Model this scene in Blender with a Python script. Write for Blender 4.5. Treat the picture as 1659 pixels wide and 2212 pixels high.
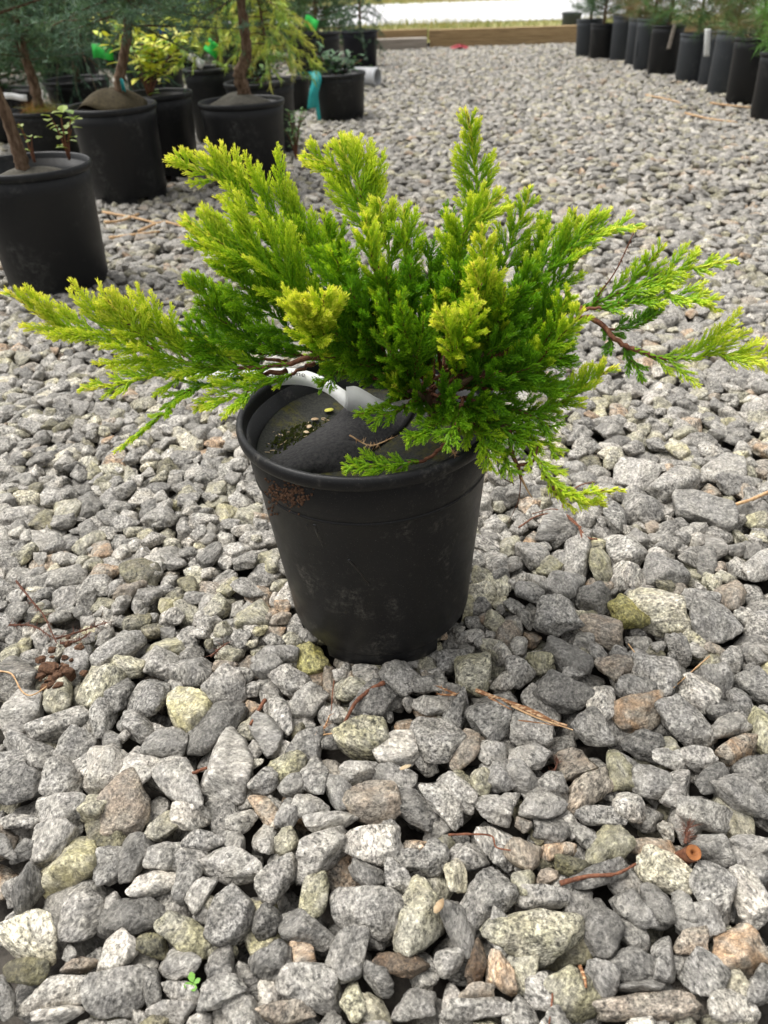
import bpy, bmesh, math, random
import numpy as np
from mathutils import Vector, Matrix

for o in list(bpy.data.objects):
    bpy.data.objects.remove(o)
random.seed(7)
RNG = np.random.default_rng(11)
SC = bpy.context.scene
COL = SC.collection

# ------------------------------------------------------------------ camera
FPX, CX, CY = 1597.0, 829.5, 1106.0          # focal length and centre on a 1659 x 2212 frame
CAMH = 0.61
_p, _r = math.radians(36.0), math.radians(1.8)
Fv = np.array([0, math.cos(_p), -math.sin(_p)])
_R0 = np.array([1.0, 0, 0]); _U0 = np.array([0, math.sin(_p), math.cos(_p)])
Rv = math.cos(_r) * _R0 - math.sin(_r) * _U0
Uv = math.sin(_r) * _R0 + math.cos(_r) * _U0
CP = np.array([0, 0, CAMH])
cam_d = bpy.data.cameras.new('camera')
cam_d.sensor_fit = 'VERTICAL'; cam_d.sensor_height = 36.0
cam_d.lens = 36.0 * FPX / 2212.0
cam_d.clip_start = 0.02; cam_d.clip_end = 900
cam_d.dof.use_dof = True
cam_d.dof.focus_distance = 0.76
cam_d.dof.aperture_fstop = 7.6
cam = bpy.data.objects.new('camera', cam_d)
cam.matrix_world = Matrix(((Rv[0], Uv[0], -Fv[0], 0), (Rv[1], Uv[1], -Fv[1], 0), (Rv[2], Uv[2], -Fv[2], CAMH), (0, 0, 0, 1)))
COL.objects.link(cam); SC.camera = cam

# ------------------------------------------------------------------ sky, sun, exposure
SUN_EL, SUN_AZ = math.radians(62), math.radians(-62)      # azimuth measured from +Y towards +X
world = bpy.data.worlds.new('World'); SC.world = world; world.use_nodes = True
wn = world.node_tree.nodes; wl = world.node_tree.links
bg = wn['Background']
sky = wn.new('ShaderNodeTexSky'); sky.sky_type = 'NISHITA'; sky.sun_disc = False
sky.sun_elevation = SUN_EL; sky.sun_rotation = SUN_AZ; sky.dust_density = 6.0; sky.air_density = 1.0
hs = wn.new('ShaderNodeHueSaturation'); hs.inputs['Saturation'].default_value = 0.10
wl.new(sky.outputs[0], hs.inputs['Color']); wl.new(hs.outputs[0], bg.inputs['Color'])
bg.inputs['Strength'].default_value = 0.15
sun_d = bpy.data.lights.new('sun', 'SUN'); sun_d.energy = 1.05; sun_d.angle = math.radians(40); sun_d.color = (1.0, 0.95, 0.87)
sun = bpy.data.objects.new('sun', sun_d); COL.objects.link(sun)
sd = Vector((math.sin(SUN_AZ) * math.cos(SUN_EL), math.cos(SUN_AZ) * math.cos(SUN_EL), math.sin(SUN_EL)))
sun.rotation_euler = (-sd).to_track_quat('-Z', 'Y').to_euler()
SC.view_settings.view_transform = 'Standard'; SC.view_settings.look = 'None'
SC.view_settings.gamma = 1.0; SC.view_settings.exposure = 0.86
SC.cycles.use_denoising = True
SC.cycles.max_bounces = 6

def ray(x, y): return Fv + Rv * (x - CX) / FPX - Uv * (y - CY) / FPX
def at_z(x, y, z=0.0):
    d = ray(x, y); return CP + d * (z - CAMH) / d[2]
def at_y(x, y, Y):
    d = ray(x, y); return CP + d * Y / d[1]
def depth(P): return float((np.asarray(P) - CP) @ Fv)

# ------------------------------------------------------------------ helpers
def setp(o, label=None, cat=None, group=None, kind=None):
    if label: o['label'] = label
    if cat: o['category'] = cat
    if group: o['group'] = group
    if kind: o['kind'] = kind
    return o
def empty(name, loc=(0, 0, 0), label=None, cat=None, group=None):
    o = bpy.data.objects.new(name, None); COL.objects.link(o); o.location = Vector(loc); o.empty_display_size = .05
    return setp(o, label, cat, group)
def mesh_data(name, V, Fc, mat=None, smooth=True, col=None):
    me = bpy.data.meshes.new(name)
    V = np.asarray(V, dtype=np.float32).reshape(-1, 3)
    if isinstance(Fc, np.ndarray):
        n, k = Fc.shape
        me.vertices.add(len(V)); me.vertices.foreach_set('co', V.ravel())
        me.loops.add(n * k); me.loops.foreach_set('vertex_index', Fc.ravel().astype(np.int32))
        me.polygons.add(n); me.polygons.foreach_set('loop_start', np.arange(0, n * k, k, dtype=np.int32))
        me.update(calc_edges=True)
    else:
        me.from_pydata([tuple(map(float, v)) for v in V], [], Fc)
    if smooth and len(me.polygons):
        me.polygons.foreach_set('use_smooth', np.ones(len(me.polygons), dtype=bool))
    if col is not None:
        a = me.color_attributes.new('Col', 'FLOAT_COLOR', 'POINT')
        c = np.ones((len(V), 4), dtype=np.float32); c[:, :3] = col
        a.data.foreach_set('color', c.ravel())
    if mat: me.materials.append(mat)
    return me
def obj(name, V, Fc, mat, parent=None, smooth=True, col=None, kind=None):
    """links one mesh object; V in world coordinates unless the parent sits elsewhere (then V is local to it)"""
    o = bpy.data.objects.new(name, mesh_data(name, V, Fc, mat, smooth, col)); COL.objects.link(o)
    if parent: o.parent = parent
    if kind: o['kind'] = kind
    return o
class MB:
    def __init__(s): s.V = []; s.F = []; s.n = 0
    def add(s, V, Fc):
        s.V.extend([tuple(v) for v in V]); s.F.extend([tuple(i + s.n for i in f) for f in Fc]); s.n = len(s.V); return s
    def obj(s, name, mat, parent=None, smooth=True): return obj(name, s.V, s.F, mat, parent, smooth)
def lathe(prof, n=48, skip=None, phase=0.0, wob=0.0, seed=0):
    V = []; Fc = []; m = len(prof)
    rr = random.Random(seed); ph = rr.uniform(0, 6.28)
    for i in range(n):
        a = phase + 2 * math.pi * i / n
        k = 1 + wob * math.sin(2 * a + ph)
        for r, z in prof: V.append((r * k * math.cos(a), r * k * math.sin(a), z))
    for i in range(n):
        a = phase + 2 * math.pi * (i + .5) / n
        for j in range(m - 1):
            if skip and skip(a, j): continue
            i2 = (i + 1) % n
            Fc.append((i * m + j, i2 * m + j, i2 * m + j + 1, i * m + j + 1))
    return V, Fc
def catmull(P, per=8):
    P = np.asarray(P, float)
    if len(P) < 3:
        t = np.linspace(0, 1, per + 1)[:, None]; return P[0] * (1 - t) + P[-1] * t
    Q = np.vstack([2 * P[0] - P[1], P, 2 * P[-1] - P[-2]]); out = []
    for i in range(1, len(Q) - 2):
        p0, p1, p2, p3 = Q[i - 1], Q[i], Q[i + 1], Q[i + 2]
        for t in np.linspace(0, 1, per, endpoint=False):
            out.append(.5 * ((2 * p1) + (-p0 + p2) * t + (2 * p0 - 5 * p1 + 4 * p2 - p3) * t * t + (-p0 + 3 * p1 - 3 * p2 + p3) * t ** 3))
    out.append(Q[-2]); return np.array(out)
def tube(P, R, n=6, cap=True, rough=0.0, seed=0):
    P = np.asarray(P, float); m = len(P)
    R = np.broadcast_to(np.asarray(R, float), (m,)) if np.ndim(R) else np.full(m, R)
    T = np.gradient(P, axis=0); T /= np.linalg.norm(T, axis=1)[:, None] + 1e-12
    u = np.cross(T[0], [0.31, 0.2, 0.93]); u /= np.linalg.norm(u)
    V = []; rr = np.random.default_rng(seed)
    for i in range(m):
        u = u - T[i] * (u @ T[i]); u /= np.linalg.norm(u); w = np.cross(T[i], u)
        for k in range(n):
            a = 2 * math.pi * k / n; q = R[i] * (1 + rough * rr.uniform(-1, 1))
            V.append(P[i] + q * (math.cos(a) * u + math.sin(a) * w))
    Fc = [(i * n + k, i * n + (k + 1) % n, (i + 1) * n + (k + 1) % n, (i + 1) * n + k) for i in range(m - 1) for k in range(n)]
    if cap: Fc += [tuple(range(n))[::-1], tuple((m - 1) * n + k for k in range(n))]
    return V, Fc
def box(x0, x1, y0, y1, z0, z1, bev=0.004):
    bm = bmesh.new(); bmesh.ops.create_cube(bm, size=1)
    for v in bm.verts:
        v.co = ((x0 + x1) / 2 + v.co.x * (x1 - x0), (y0 + y1) / 2 + v.co.y * (y1 - y0), (z0 + z1) / 2 + v.co.z * (z1 - z0))
    if bev: bmesh.ops.bevel(bm, geom=bm.edges[:], offset=bev, segments=2, affect='EDGES', profile=.6)
    bm.verts.index_update()
    V = [tuple(v.co) for v in bm.verts]; Fc = [tuple(v.index for v in f.verts) for f in bm.faces]; bm.free()
    return V, Fc

# ------------------------------------------------------------------ materials
class NT:
    def __init__(s, name):
        s.m = bpy.data.materials.new(name); s.m.use_nodes = True; s.t = s.m.node_tree
        s.p = s.t.nodes['Principled BSDF']; s.out = s.t.nodes['Material Output']
    def n(s, typ, **kw):
        nd = s.t.nodes.new(typ)
        for k, v in kw.items():
            if k in nd.inputs: nd.inputs[k].default_value = v
            else: setattr(nd, k, v)
        return nd
    def l(s, a, b): s.t.links.new(a, b)
    def pos(s): return s.n('ShaderNodeNewGeometry').outputs['Position']
    def noise(s, scale, detail=3.0, rough=.55, vec=None, dist=0.0):
        nd = s.n('ShaderNodeTexNoise'); nd.inputs['Scale'].default_value = scale; nd.inputs['Detail'].default_value = detail
        nd.inputs['Roughness'].default_value = rough; nd.inputs['Distortion'].default_value = dist
        s.l(vec if vec is not None else s.pos(), nd.inputs['Vector']); return nd.outputs['Fac']
    def ramp(s, fac, stops, interp='LINEAR'):
        nd = s.n('ShaderNodeValToRGB'); cr = nd.color_ramp; cr.interpolation = interp
        while len(cr.elements) < len(stops): cr.elements.new(.5)
        for e, (p, c) in zip(cr.elements, stops):
            e.position = p; e.color = (*c, 1) if np.ndim(c) else (c, c, c, 1)
        s.l(fac, nd.inputs['Fac']); return nd.outputs['Color']
    def mix(s, fac, a, b, blend='MIX'):
        nd = s.n('ShaderNodeMix', data_type='RGBA', blend_type=blend)
        for q, v in ((0, fac), (6, a), (7, b)):
            sock = nd.inputs[q]
            if isinstance(v, bpy.types.NodeSocket): s.l(v, sock)
            elif np.ndim(v): sock.default_value = (*v, 1)
            else: sock.default_value = v if q == 0 else (v, v, v, 1)
        return nd.outputs[2]
    def math(s, op, a, b=0.0):
        nd = s.n('ShaderNodeMath', operation=op)
        for i, v in enumerate((a, b)):
            if isinstance(v, bpy.types.NodeSocket): s.l(v, nd.inputs[i])
            else: nd.inputs[i].default_value = v
        return nd.outputs[0]
    def bump(s, h, strength=.3, dist=.002):
        nd = s.n('ShaderNodeBump'); nd.inputs['Strength'].default_value = strength; nd.inputs['Distance'].default_value = dist
        s.l(h, nd.inputs['Height']); s.l(nd.outputs[0], s.p.inputs['Normal']); return nd
    def base(s, c): s.l(c, s.p.inputs['Base Color'])
    def set(s, **kw):
        for k, v in kw.items(): s.p.inputs[k.replace('_', ' ')].default_value = v
        return s

def mat_granite():
    t = NT('granite'); tn = t.n('ShaderNodeAttribute', attribute_type='INSTANCER', attribute_name='tint')
    mx = t.n('ShaderNodeAttribute', attribute_type='INSTANCER', attribute_name='mixv')
    sep = t.n('ShaderNodeSeparateXYZ'); t.l(mx.outputs['Vector'], sep.inputs[0])
    off = t.n('ShaderNodeVectorMath', operation='MULTIPLY_ADD')
    cmb = t.n('ShaderNodeCombineXYZ')
    for i in range(3): t.l(sep.outputs[2], cmb.inputs[i])
    t.l(cmb.outputs[0], off.inputs[0]); off.inputs[1].default_value = (7.3, 3.1, 5.7); t.l(t.pos(), off.inputs[2])
    v = off.outputs[0]
    sd = sep.outputs[2]
    def rnd(k): return t.math('FRACT', t.math('MULTIPLY', sd, k))
    vr = t.n('ShaderNodeVectorRotate', rotation_type='EULER_XYZ'); rc = t.n('ShaderNodeCombineXYZ')
    for i, k in enumerate((31.7, 57.3, 83.9)): t.l(t.math('MULTIPLY', rnd(k), 6.28), rc.inputs[i])
    t.l(v, vr.inputs['Vector']); t.l(rc.outputs[0], vr.inputs['Rotation'])
    st = t.n('ShaderNodeVectorMath', operation='MULTIPLY'); t.l(vr.outputs[0], st.inputs[0])
    sc_ = t.n('ShaderNodeCombineXYZ'); sc_.inputs[0].default_value = 1.0; t.l(t.math('ADD', t.math('MULTIPLY', rnd(19.1), .65), .38), sc_.inputs[1]); sc_.inputs[2].default_value = 1.0
    t.l(sc_.outputs[0], st.inputs[1]); v = st.outputs[0]
    fine = t.ramp(t.noise(330, 5, .74, v), [(.38, .20), (.46, .80), (.53, 1.04), (.61, 1.85)])
    patch = t.ramp(t.noise(85, 4, .66, v, .7), [(.3, .58), (.5, 1.0), (.7, 1.5)])
    darkm = t.ramp(t.noise(210, 4, .72, v, .9), [(.39, .20), (.45, 1.0)])
    c = t.mix(t.math('ADD', t.math('MULTIPLY', rnd(11.3), .5), .55), tn.outputs['Vector'], fine, 'MULTIPLY')
    c = t.mix(1.0, c, patch, 'MULTIPLY')
    c = t.mix(t.math('ADD', t.math('MULTIPLY', rnd(43.7), .6), .35), c, darkm, 'MULTIPLY')
    c = t.mix(1.0, c, (1.04, 1.0, .945), 'MULTIPLY')
    alg = t.math('MULTIPLY', t.ramp(t.noise(48, 3, .6, v, .3), [(.38, 0.0), (.62, 1.0)]), sep.outputs[0])
    rust = t.math('MULTIPLY', t.ramp(t.noise(42, 4, .62, v, .6), [(.42, 0.0), (.62, 1.0)]), sep.outputs[1])
    c = t.mix(alg, c, t.mix(1.0, c, (1.02, 1.0, .72), 'MULTIPLY'))
    c = t.mix(rust, c, t.mix(1.0, c, (1.10, .78, .52), 'MULTIPLY'))
    t.base(c); t.set(Roughness=.62); t.p.inputs['Specular IOR Level'].default_value = .42
    h = t.math('ADD', t.math('MULTIPLY', t.noise(330, 4, .65, v), .7), t.math('MULTIPLY', t.noise(110, 3, .6, v), 1.0))
    t.bump(h, 1.0, .0034); return t.m
def mat_plastic(name, base, dust, dscale=14, rough=.42, damount=.5):
    t = NT(name); n1 = t.noise(dscale, 5, .65, None, .4); n2 = t.noise(dscale * 9, 4, .7)
    m = t.math('MULTIPLY', t.ramp(n1, [(.54, 0.0), (.74, 1.0)]), t.ramp(n2, [(.44, 0.0), (.66, 1.0)]))
    m2 = t.ramp(t.noise(900, 1, .5), [(.69, 0.0), (.72, .8)])
    m = t.math('MAXIMUM', t.math('MULTIPLY', m, damount), t.math('MULTIPLY', m2, damount * .5))
    t.base(t.mix(m, base, dust))
    rr = t.ramp(n1, [(.3, rough - .07), (.75, rough + .16)]); t.l(rr, t.p.inputs['Roughness'])
    t.p.inputs['Specular IOR Level'].default_value = .24; t.bump(n2, .08, .001); return t.m
def mat_leaf(name, rough=.45, trans=.28, spec=.4):
    t = NT(name); a = t.n('ShaderNodeAttribute', attribute_name='Col')
    t.base(a.outputs['Color']); t.set(Roughness=rough); t.p.inputs['Specular IOR Level'].default_value = spec
    tr = t.n('ShaderNodeBsdfTranslucent'); t.l(t.mix(1.0, a.outputs['Color'], (1.15, 1.1, .6), 'MULTIPLY'), tr.inputs['Color'])
    ms = t.n('ShaderNodeMixShader'); ms.inputs[0].default_value = trans
    t.l(t.p.outputs[0], ms.inputs[1]); t.l(tr.outputs[0], ms.inputs[2]); t.l(ms.outputs[0], t.out.inputs['Surface']); return t.m
def mat_simple(name, stops, scale, rough=.7, bump=.3, bdist=.002, detail=4, spec=.3, stretch=None):
    t = NT(name); v = None
    if stretch:
        mp = t.n('ShaderNodeMapping'); mp.inputs['Scale'].default_value = stretch; t.l(t.pos(), mp.inputs['Vector']); v = mp.outputs[0]
    n = t.noise(scale, detail, .62, v); t.base(t.ramp(n, stops)); t.set(Roughness=rough)
    t.p.inputs['Specular IOR Level'].default_value = spec
    if bump: t.bump(t.noise(scale * 1.7, detail, .65, v), bump, bdist)
    return t.m

M = {}
M['granite'] = mat_granite()
M['pot'] = mat_plastic('black_pot_plastic', (.0105, .0105, .0110), (.15, .14, .12), 21, .40, .85)
M['potb'] = mat_plastic('nursery_pot_plastic', (.013, .0135, .0145), (.09, .09, .085), 8, .42, .85)
M['potsheen'] = mat_plastic('sky_sheen_pot_plastic', (.042, .047, .053), (.12, .125, .13), 9, .45, .6)  # sky sheen of the right-row pots painted in as a blue-grey base
M['potn'] = mat_plastic('navy_pot_plastic', (.010, .011, .017), (.04, .042, .05), 9, .45, .3)
M['leaf'] = mat_leaf('juniper_leaf', .42, .36, .3)
M['needle'] = mat_leaf('conifer_needle', .5, .18)
M['bark'] = mat_simple('bark', [(.3, (.045, .026, .015)), (.5, (.13, .082, .05)), (.72, (.24, .17, .115))], 90, .85, .8, .004, 5, .2, (1, 1, .35))
M['twig'] = mat_simple('reddish_twig_bark', [(.3, (.07, .026, .016)), (.6, (.21, .085, .045)), (.8, (.33, .17, .10))], 260, .75, .6, .001)
M['deadred'] = mat_simple('dead_reddish_needles', [(.3, (.05, .022, .014)), (.7, (.16, .065, .04))], 300, .8, .2)
M['straw'] = mat_simple('dry_straw', [(.3, (.33, .17, .07)), (.7, (.62, .43, .24))], 200, .6, .3, .001)
M['splint'] = mat_simple('torn_bark_strip', [(.34, (.15, .062, .026)), (.52, (.30, .14, .06)), (.62, (.62, .44, .26))], 160, .6, .6, .001, 4, .3, (1, 4, 1))
M['soil'] = mat_simple('wet_soil', [(.3, (.008, .006, .004)), (.7, (.035, .024, .016))], 160, .8, 1.0, .004)
M['clod'] = mat_simple('brown_soil_clod', [(.3, (.045, .021, .012)), (.7, (.19, .10, .055))], 330, .85, 1.0, .003)
M['sub'] = mat_simple('dark_ground', [(.3, (.02, .017, .014)), (.7, (.08, .07, .058))], 60, .9, .6, .004)
M['white'] = mat_simple('white_tag_plastic', [(.3, (.70, .70, .68)), (.7, (.80, .80, .78))], 40, .4, 0)
M['ink'] = mat_simple('black_ink', [(.3, (.01, .01, .01)), (.7, (.015, .015, .015))], 40, .5, 0)
M['pipe'] = mat_simple('white_pipe_plastic', [(.3, (.55, .56, .58)), (.7, (.72, .72, .72))], 20, .35, 0)
M['teal'] = mat_simple('teal_ribbon', [(.3, (.02, .27, .27)), (.7, (.035, .36, .36))], 30, .4, .1)
M['lime'] = mat_simple('green_flag_tape', [(.3, (.03, .48, .07)), (.7, (.05, .62, .10))], 30, .45, .1)
M['blue'] = mat_simple('blue_tape', [(.3, (.02, .16, .5)), (.7, (.03, .2, .6))], 30, .45, .1)
M['red'] = mat_simple('red_cloth', [(.3, (.22, .02, .03)), (.7, (.36, .05, .06))], 30, .7, .3)
M['timber'] = mat_simple('treated_timber', [(.3, (.19, .13, .065)), (.5, (.32, .22, .11)), (.7, (.42, .30, .16))], 18, .75, .5, .003, 6, .25, (.35, 3, 6))
M['timberp'] = mat_simple('pale_weathered_timber', [(.3, (.20, .17, .14)), (.7, (.42, .37, .32))], 14, .8, .4, .003, 6, .2, (.3, 3, 5))
M['road'] = mat_simple('white_gravel_road', [(.3, (.52, .52, .52)), (.5, (.72, .72, .73)), (.7, (.82, .82, .82))], 14, .9, .8, .03, 5)  # white gravel, brightened further: the stronger light out there is in the colour
M['lawn'] = mat_simple('dry_lawn', [(.3, (.16, .17, .05)), (.5, (.30, .29, .11)), (.7, (.42, .38, .20))], 5, .9, .8, .03, 6)
M['mat_brown'] = mat_simple('brown_coco_disc', [(.3, (.032, .024, .011)), (.7, (.075, .058, .028))], 120, .9, .5, .002)
M['mat_grey'] = mat_simple('grey_felt_disc', [(.3, (.05, .047, .036)), (.7, (.11, .10, .08))], 120, .9, .5, .002)
def mat_disc():
    t = NT('weed_disc'); n = t.noise(28, 4, .6, None, .3); n2 = t.noise(420, 3, .7)
    c = t.mix(t.ramp(n2, [(.35, 0.0), (.7, 1.0)]), (.026, .028, .026), (.058, .057, .048))
    moss = t.math('MULTIPLY', t.ramp(n, [(.47, 0.0), (.60, 1.0)]), t.ramp(t.noise(220, 3, .6), [(.38, 0.0), (.58, 1.0)]))
    c = t.mix(t.math('MULTIPLY', moss, .75), c, (.085, .078, .018)); t.base(c); t.set(Roughness=.75); t.p.inputs['Specular IOR Level'].default_value = .1; t.bump(n2, .5, .0012); return t.m
M['disc'] = mat_disc()
M['rub'] = mat_simple('black_felt_flap', [(.3, (.022, .022, .024)), (.7, (.060, .058, .056))], 300, .85, .5, .001, 4, .1)
M['water'] = NT('wet_streak').set(Base_Color=(.004, .004, .0045, 1), Roughness=.12).m
M['moss'] = mat_simple('moss', [(.3, (.022, .036, .006)), (.7, (.10, .115, .018))], 500, .9, .6, .001)
M['cutwood'] = mat_simple('fresh_cut_wood', [(.3, (.13, .045, .015)), (.7, (.34, .13, .04))], 200, .7, .4, .001)
M['petal'] = mat_simple('pale_dry_leaf', [(.3, (.30, .20, .11)), (.7, (.52, .42, .27))], 100, .7, .2)
M['yleaf'] = mat_simple('yellow_leaf', [(.3, (.42, .42, .05)), (.7, (.60, .56, .12))], 100, .6, .2)

# ------------------------------------------------------------------ the ground
def sheet(name, x0, x1, y0, y1, z, mat, nx=1, ny=1):
    V = [(x0 + (x1 - x0) * i / nx, y0 + (y1 - y0) * j / ny, z) for j in range(ny + 1) for i in range(nx + 1)]
    Fc = [(j * (nx + 1) + i, j * (nx + 1) + i + 1, (j + 1) * (nx + 1) + i + 1, (j + 1) * (nx + 1) + i) for j in range(ny) for i in range(nx)]
    return setp(obj(name, V, Fc, mat, None, False), kind='structure')
TIMBER_Y = 8.86
gravel_bed = sheet('gravel_bed', -60, 60, -40, TIMBER_Y + .3, -.046, M['sub'])
sheet('lawn', -250, 250, TIMBER_Y + .1, 500, .035, M['lawn'])
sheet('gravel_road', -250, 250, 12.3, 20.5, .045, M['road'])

# main pot and background pots are known here already, because the stones must stay out of them
POT_X, POT_Y, POT_H, POT_RT, POT_RB = -.006, .652, .267, .130, .099
POT_Z = -.002
def fitpot(xl, xr, yrf, xb, ybf, taper=.85):
    P = at_z(xb, ybf, 0.0); d = P[:2] / np.linalg.norm(P[:2]); Rt = .14; h = .28
    for _ in range(6):
        Rb = Rt * taper; c = P[:2] + d * Rb
        q = ray((xl + xr) / 2, yrf); front = c - d * Rt
        k = np.linalg.norm(front) / np.linalg.norm(q[:2]); h = CAMH + q[2] * k
        Rt = (xr - xl) / 2 / FPX * depth((c[0], c[1], h)) * 1.05
    return dict(x=c[0], y=c[1], rt=Rt, rb=Rt * taper, h=h)
POTSPEC = {                                   # rim left, rim right, rim front row, base column, base front row
    'A': (-48, 196, 374, 140, 640), 'B': (168, 350, 236, 288, 440), 'C': (440, 616, 228, 545, 408), 'D': (322, 421, 206, 388, 388),
    'E': (420, 530, 150, 476, 312), 'F': (500, 646, 182, 580, 338), 'G': (662, 778, 163, 737, 262), 'G2': (607, 670, 170, 642, 243),
    'H': (630, 735, 74, 690, 190), 'I': (735, 812, 68, 780, 147), 'J': (45, 178, 242, 118, 350), 'L': (112, 246, 176, 192, 282),
    'N': (-40, 104, 200, 35, 310), 'Q': (270, 396, 128, 346, 226), 'S': (470, 585, 84, 536, 186), 'T': (90, 215, 118, 165, 214),
    'U': (330, 440, 72, 395, 160), 'V': (160, 270, 66, 225, 150),
    'R2': (1240, 1275, 42, 1257, 122), 'R3': (1268, 1313, 52, 1290, 128), 'R4': (1312, 1343, 34, 1328, 132), 'R5': (1336, 1368, 40, 1353, 141),
    'R6': (1362, 1400, 40, 1381, 152), 'R7': (1394, 1456, 56, 1424, 162), 'R8': (1452, 1500, 74, 1477, 177), 'R9': (1486, 1532, 67, 1508, 186),
    'R10': (1522, 1578, 67, 1548, 203), 'R11': (1562, 1642, 82, 1600, 228), 'R12': (1624, 1722, 116, 1662, 262), 'R1': (1210, 1252, 28, 1231, 67)}
POTS = {k: fitpot(*v) for k, v in POTSPEC.items()}
for k, q in POTS.items():                      # pots whose right side hides behind a neighbour are as wide as the others
    if k[0] == 'R' and q['rt'] < .112: q['x'] += .112 - q['rt']; q['rt'] = .112; q['rb'] = .094
POTS['R9']['x'] += .05; POTS['R5']['x'] += .03; POTS['R4']['x'] += .0
POTS['D'].update(rt=.130, rb=.106, x=POTS['D']['x'] - .035, y=POTS['D']['y'] + .03); POTS['D']['h'] = .281

# ---- one stone shape: a rounded random polyhedron with a lumpy skin, half-extents 1
bm = bmesh.new(); bmesh.ops.create_icosphere(bm, subdivisions=4, radius=1.0)
bm.verts.index_update()
ICO_V = np.array([tuple(v.co) for v in bm.verts]); ICO_V /= np.linalg.norm(ICO_V, axis=1)[:, None]
ICO_F = np.array([[v.index for v in f.verts] for f in bm.faces]); bm.free()
def stone_shape(seed):
    r = np.random.default_rng(seed); n = r.integers(8, 15)
    N = r.normal(size=(n, 3)); N /= np.linalg.norm(N, axis=1)[:, None]
    A_ = np.array([[1, 0, 0], [-1, 0, 0], [0, 1, 0], [0, -1, 0], [0, 0, 1], [0, 0, -1]]) + r.normal(0, .38, (6, 3)); N = np.vstack([N, A_ / np.linalg.norm(A_, axis=1)[:, None]])
    d = r.uniform(.72, 1.12, len(N)); p = r.uniform(11, 30)
    rad = (np.sum((np.maximum(ICO_V @ N.T, 0) / d) ** p, axis=1)) ** (-1 / p)
    for k, a in ((3.0, .05), (6.5, .034), (13.0, .022), (24.0, .012)):
        for _ in range(4):
            w = r.normal(size=3); w *= k / np.linalg.norm(w); rad *= 1 + a * np.sin(ICO_V @ w + r.uniform(0, 6.28)) * .6
    V = ICO_V * rad[:, None]; lo, hi = V.min(0), V.max(0)
    return (V - (lo + hi) / 2) / ((hi - lo) / 2)
NSH = 44
SHAPES = [stone_shape(100 + i) for i in range(NSH)]
SHAPE_ME = [mesh_data('stone', v, ICO_F, M['granite'], True) for v in SHAPES]

CELL = .004; GX0, GX1, GY0, GY1 = -5.6, 5.6, .10, 9.0
GW, GH = int((GX1 - GX0) / CELL), int((GY1 - GY0) / CELL)
HF = np.full((GH, GW), -.040, dtype=np.float32)
LIM = np.full((GH, GW), .006, dtype=np.float32)
LIM += RNG.uniform(-.004, .008, (GH // 10 + 1, GW // 10 + 1)).repeat(10, 0).repeat(10, 1)[:GH, :GW].astype(np.float32)
def block_disc(x, y, r, z):
    i0, i1 = int((y - r - GY0) / CELL), int((y + r - GY0) / CELL) + 1; j0, j1 = int((x - r - GX0) / CELL), int((x + r - GX0) / CELL) + 1
    i0, j0, i1, j1 = max(i0, 0), max(j0, 0), min(i1, GH), min(j1, GW)
    if i1 <= i0 or j1 <= j0: return
    yy, xx = np.mgrid[i0:i1, j0:j1]; m = ((xx + .5) * CELL + GX0 - x) ** 2 + ((yy + .5) * CELL + GY0 - y) ** 2 < r * r
    LIM[i0:i1, j0:j1][m] = z
block_disc(POT_X, POT_Y, POT_RB + .010, POT_Z + .006)
for k, q in POTS.items(): block_disc(q['x'], q['y'], q['rb'], .002)
def raster(V):
    """bottom and top height fields of a posed stone"""
    k = int(math.ceil(np.abs(V[:, :2]).max() / CELL)) * 2 + 2; V = V[::2]
    ij = np.floor(V[:, :2] / CELL + k / 2).astype(int)
    B = np.full((k, k), 9.0, np.float32); T = np.full((k, k), -9.0, np.float32)
    np.minimum.at(B, (ij[:, 1], ij[:, 0]), V[:, 2]); np.maximum.at(T, (ij[:, 1], ij[:, 0]), V[:, 2])
    return B, T, k
def euler(ax, ay, az): return np.array(Matrix.Rotation(az, 3, 'Z') @ Matrix.Rotation(ay, 3, 'Y') @ Matrix.Rotation(ax, 3, 'X'))
def ang(Rm): return tuple(Matrix(Rm.tolist()).to_euler())
LIB = []
for i in range(260):
    s = RNG.integers(NSH); a = RNG.lognormal(math.log(.0235), .25); a = min(max(a, .011), .036)
    sc = np.array([a, a * RNG.uniform(.62, .9), a * RNG.uniform(.42, .68)])
    Rm = euler(RNG.normal(0, .24), RNG.normal(0, .24), RNG.uniform(0, 6.28))
    B, T, k = raster((SHAPES[s] * sc) @ Rm.T); LIB.append((s, sc, ang(Rm), B, T, k, a))
SMALL = [i for i, e in enumerate(LIB) if e[6] < .0175]
TINY = []
for i in range(60):
    s = RNG.integers(NSH); a = RNG.uniform(.007, .0125); sc = np.array([a, a * RNG.uniform(.65, .95), a * RNG.uniform(.5, .8)]); Rm = euler(RNG.normal(0, .3), RNG.normal(0, .3), RNG.uniform(0, 6.28))
    B, T, k = raster((SHAPES[s] * sc) @ Rm.T); TINY.append(len(LIB)); LIB.append((s, sc, ang(Rm), B, T, k, a))
NBIG = len(LIB) - 60
placed = []                                    # shape, location, euler, scale
def try_drop(x, y, e, tol=.0015):
    s, sc, eu, B, T, k, a = e
    i = int((y - GY0) / CELL) - k // 2; j = int((x - GX0) / CELL) - k // 2
    if i < 0 or j < 0 or i + k > GH or j + k > GW: return None
    z = float((HF[i:i + k, j:j + k] - B).max()) - tol
    return z, i, j
def commit(x, y, z, i, j, e):
    s, sc, eu, B, T, k, a = e
    np.maximum(HF[i:i + k, j:j + k], T + z, out=HF[i:i + k, j:j + k]); placed.append((s, (x, y, z), eu, tuple(sc)))
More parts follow.
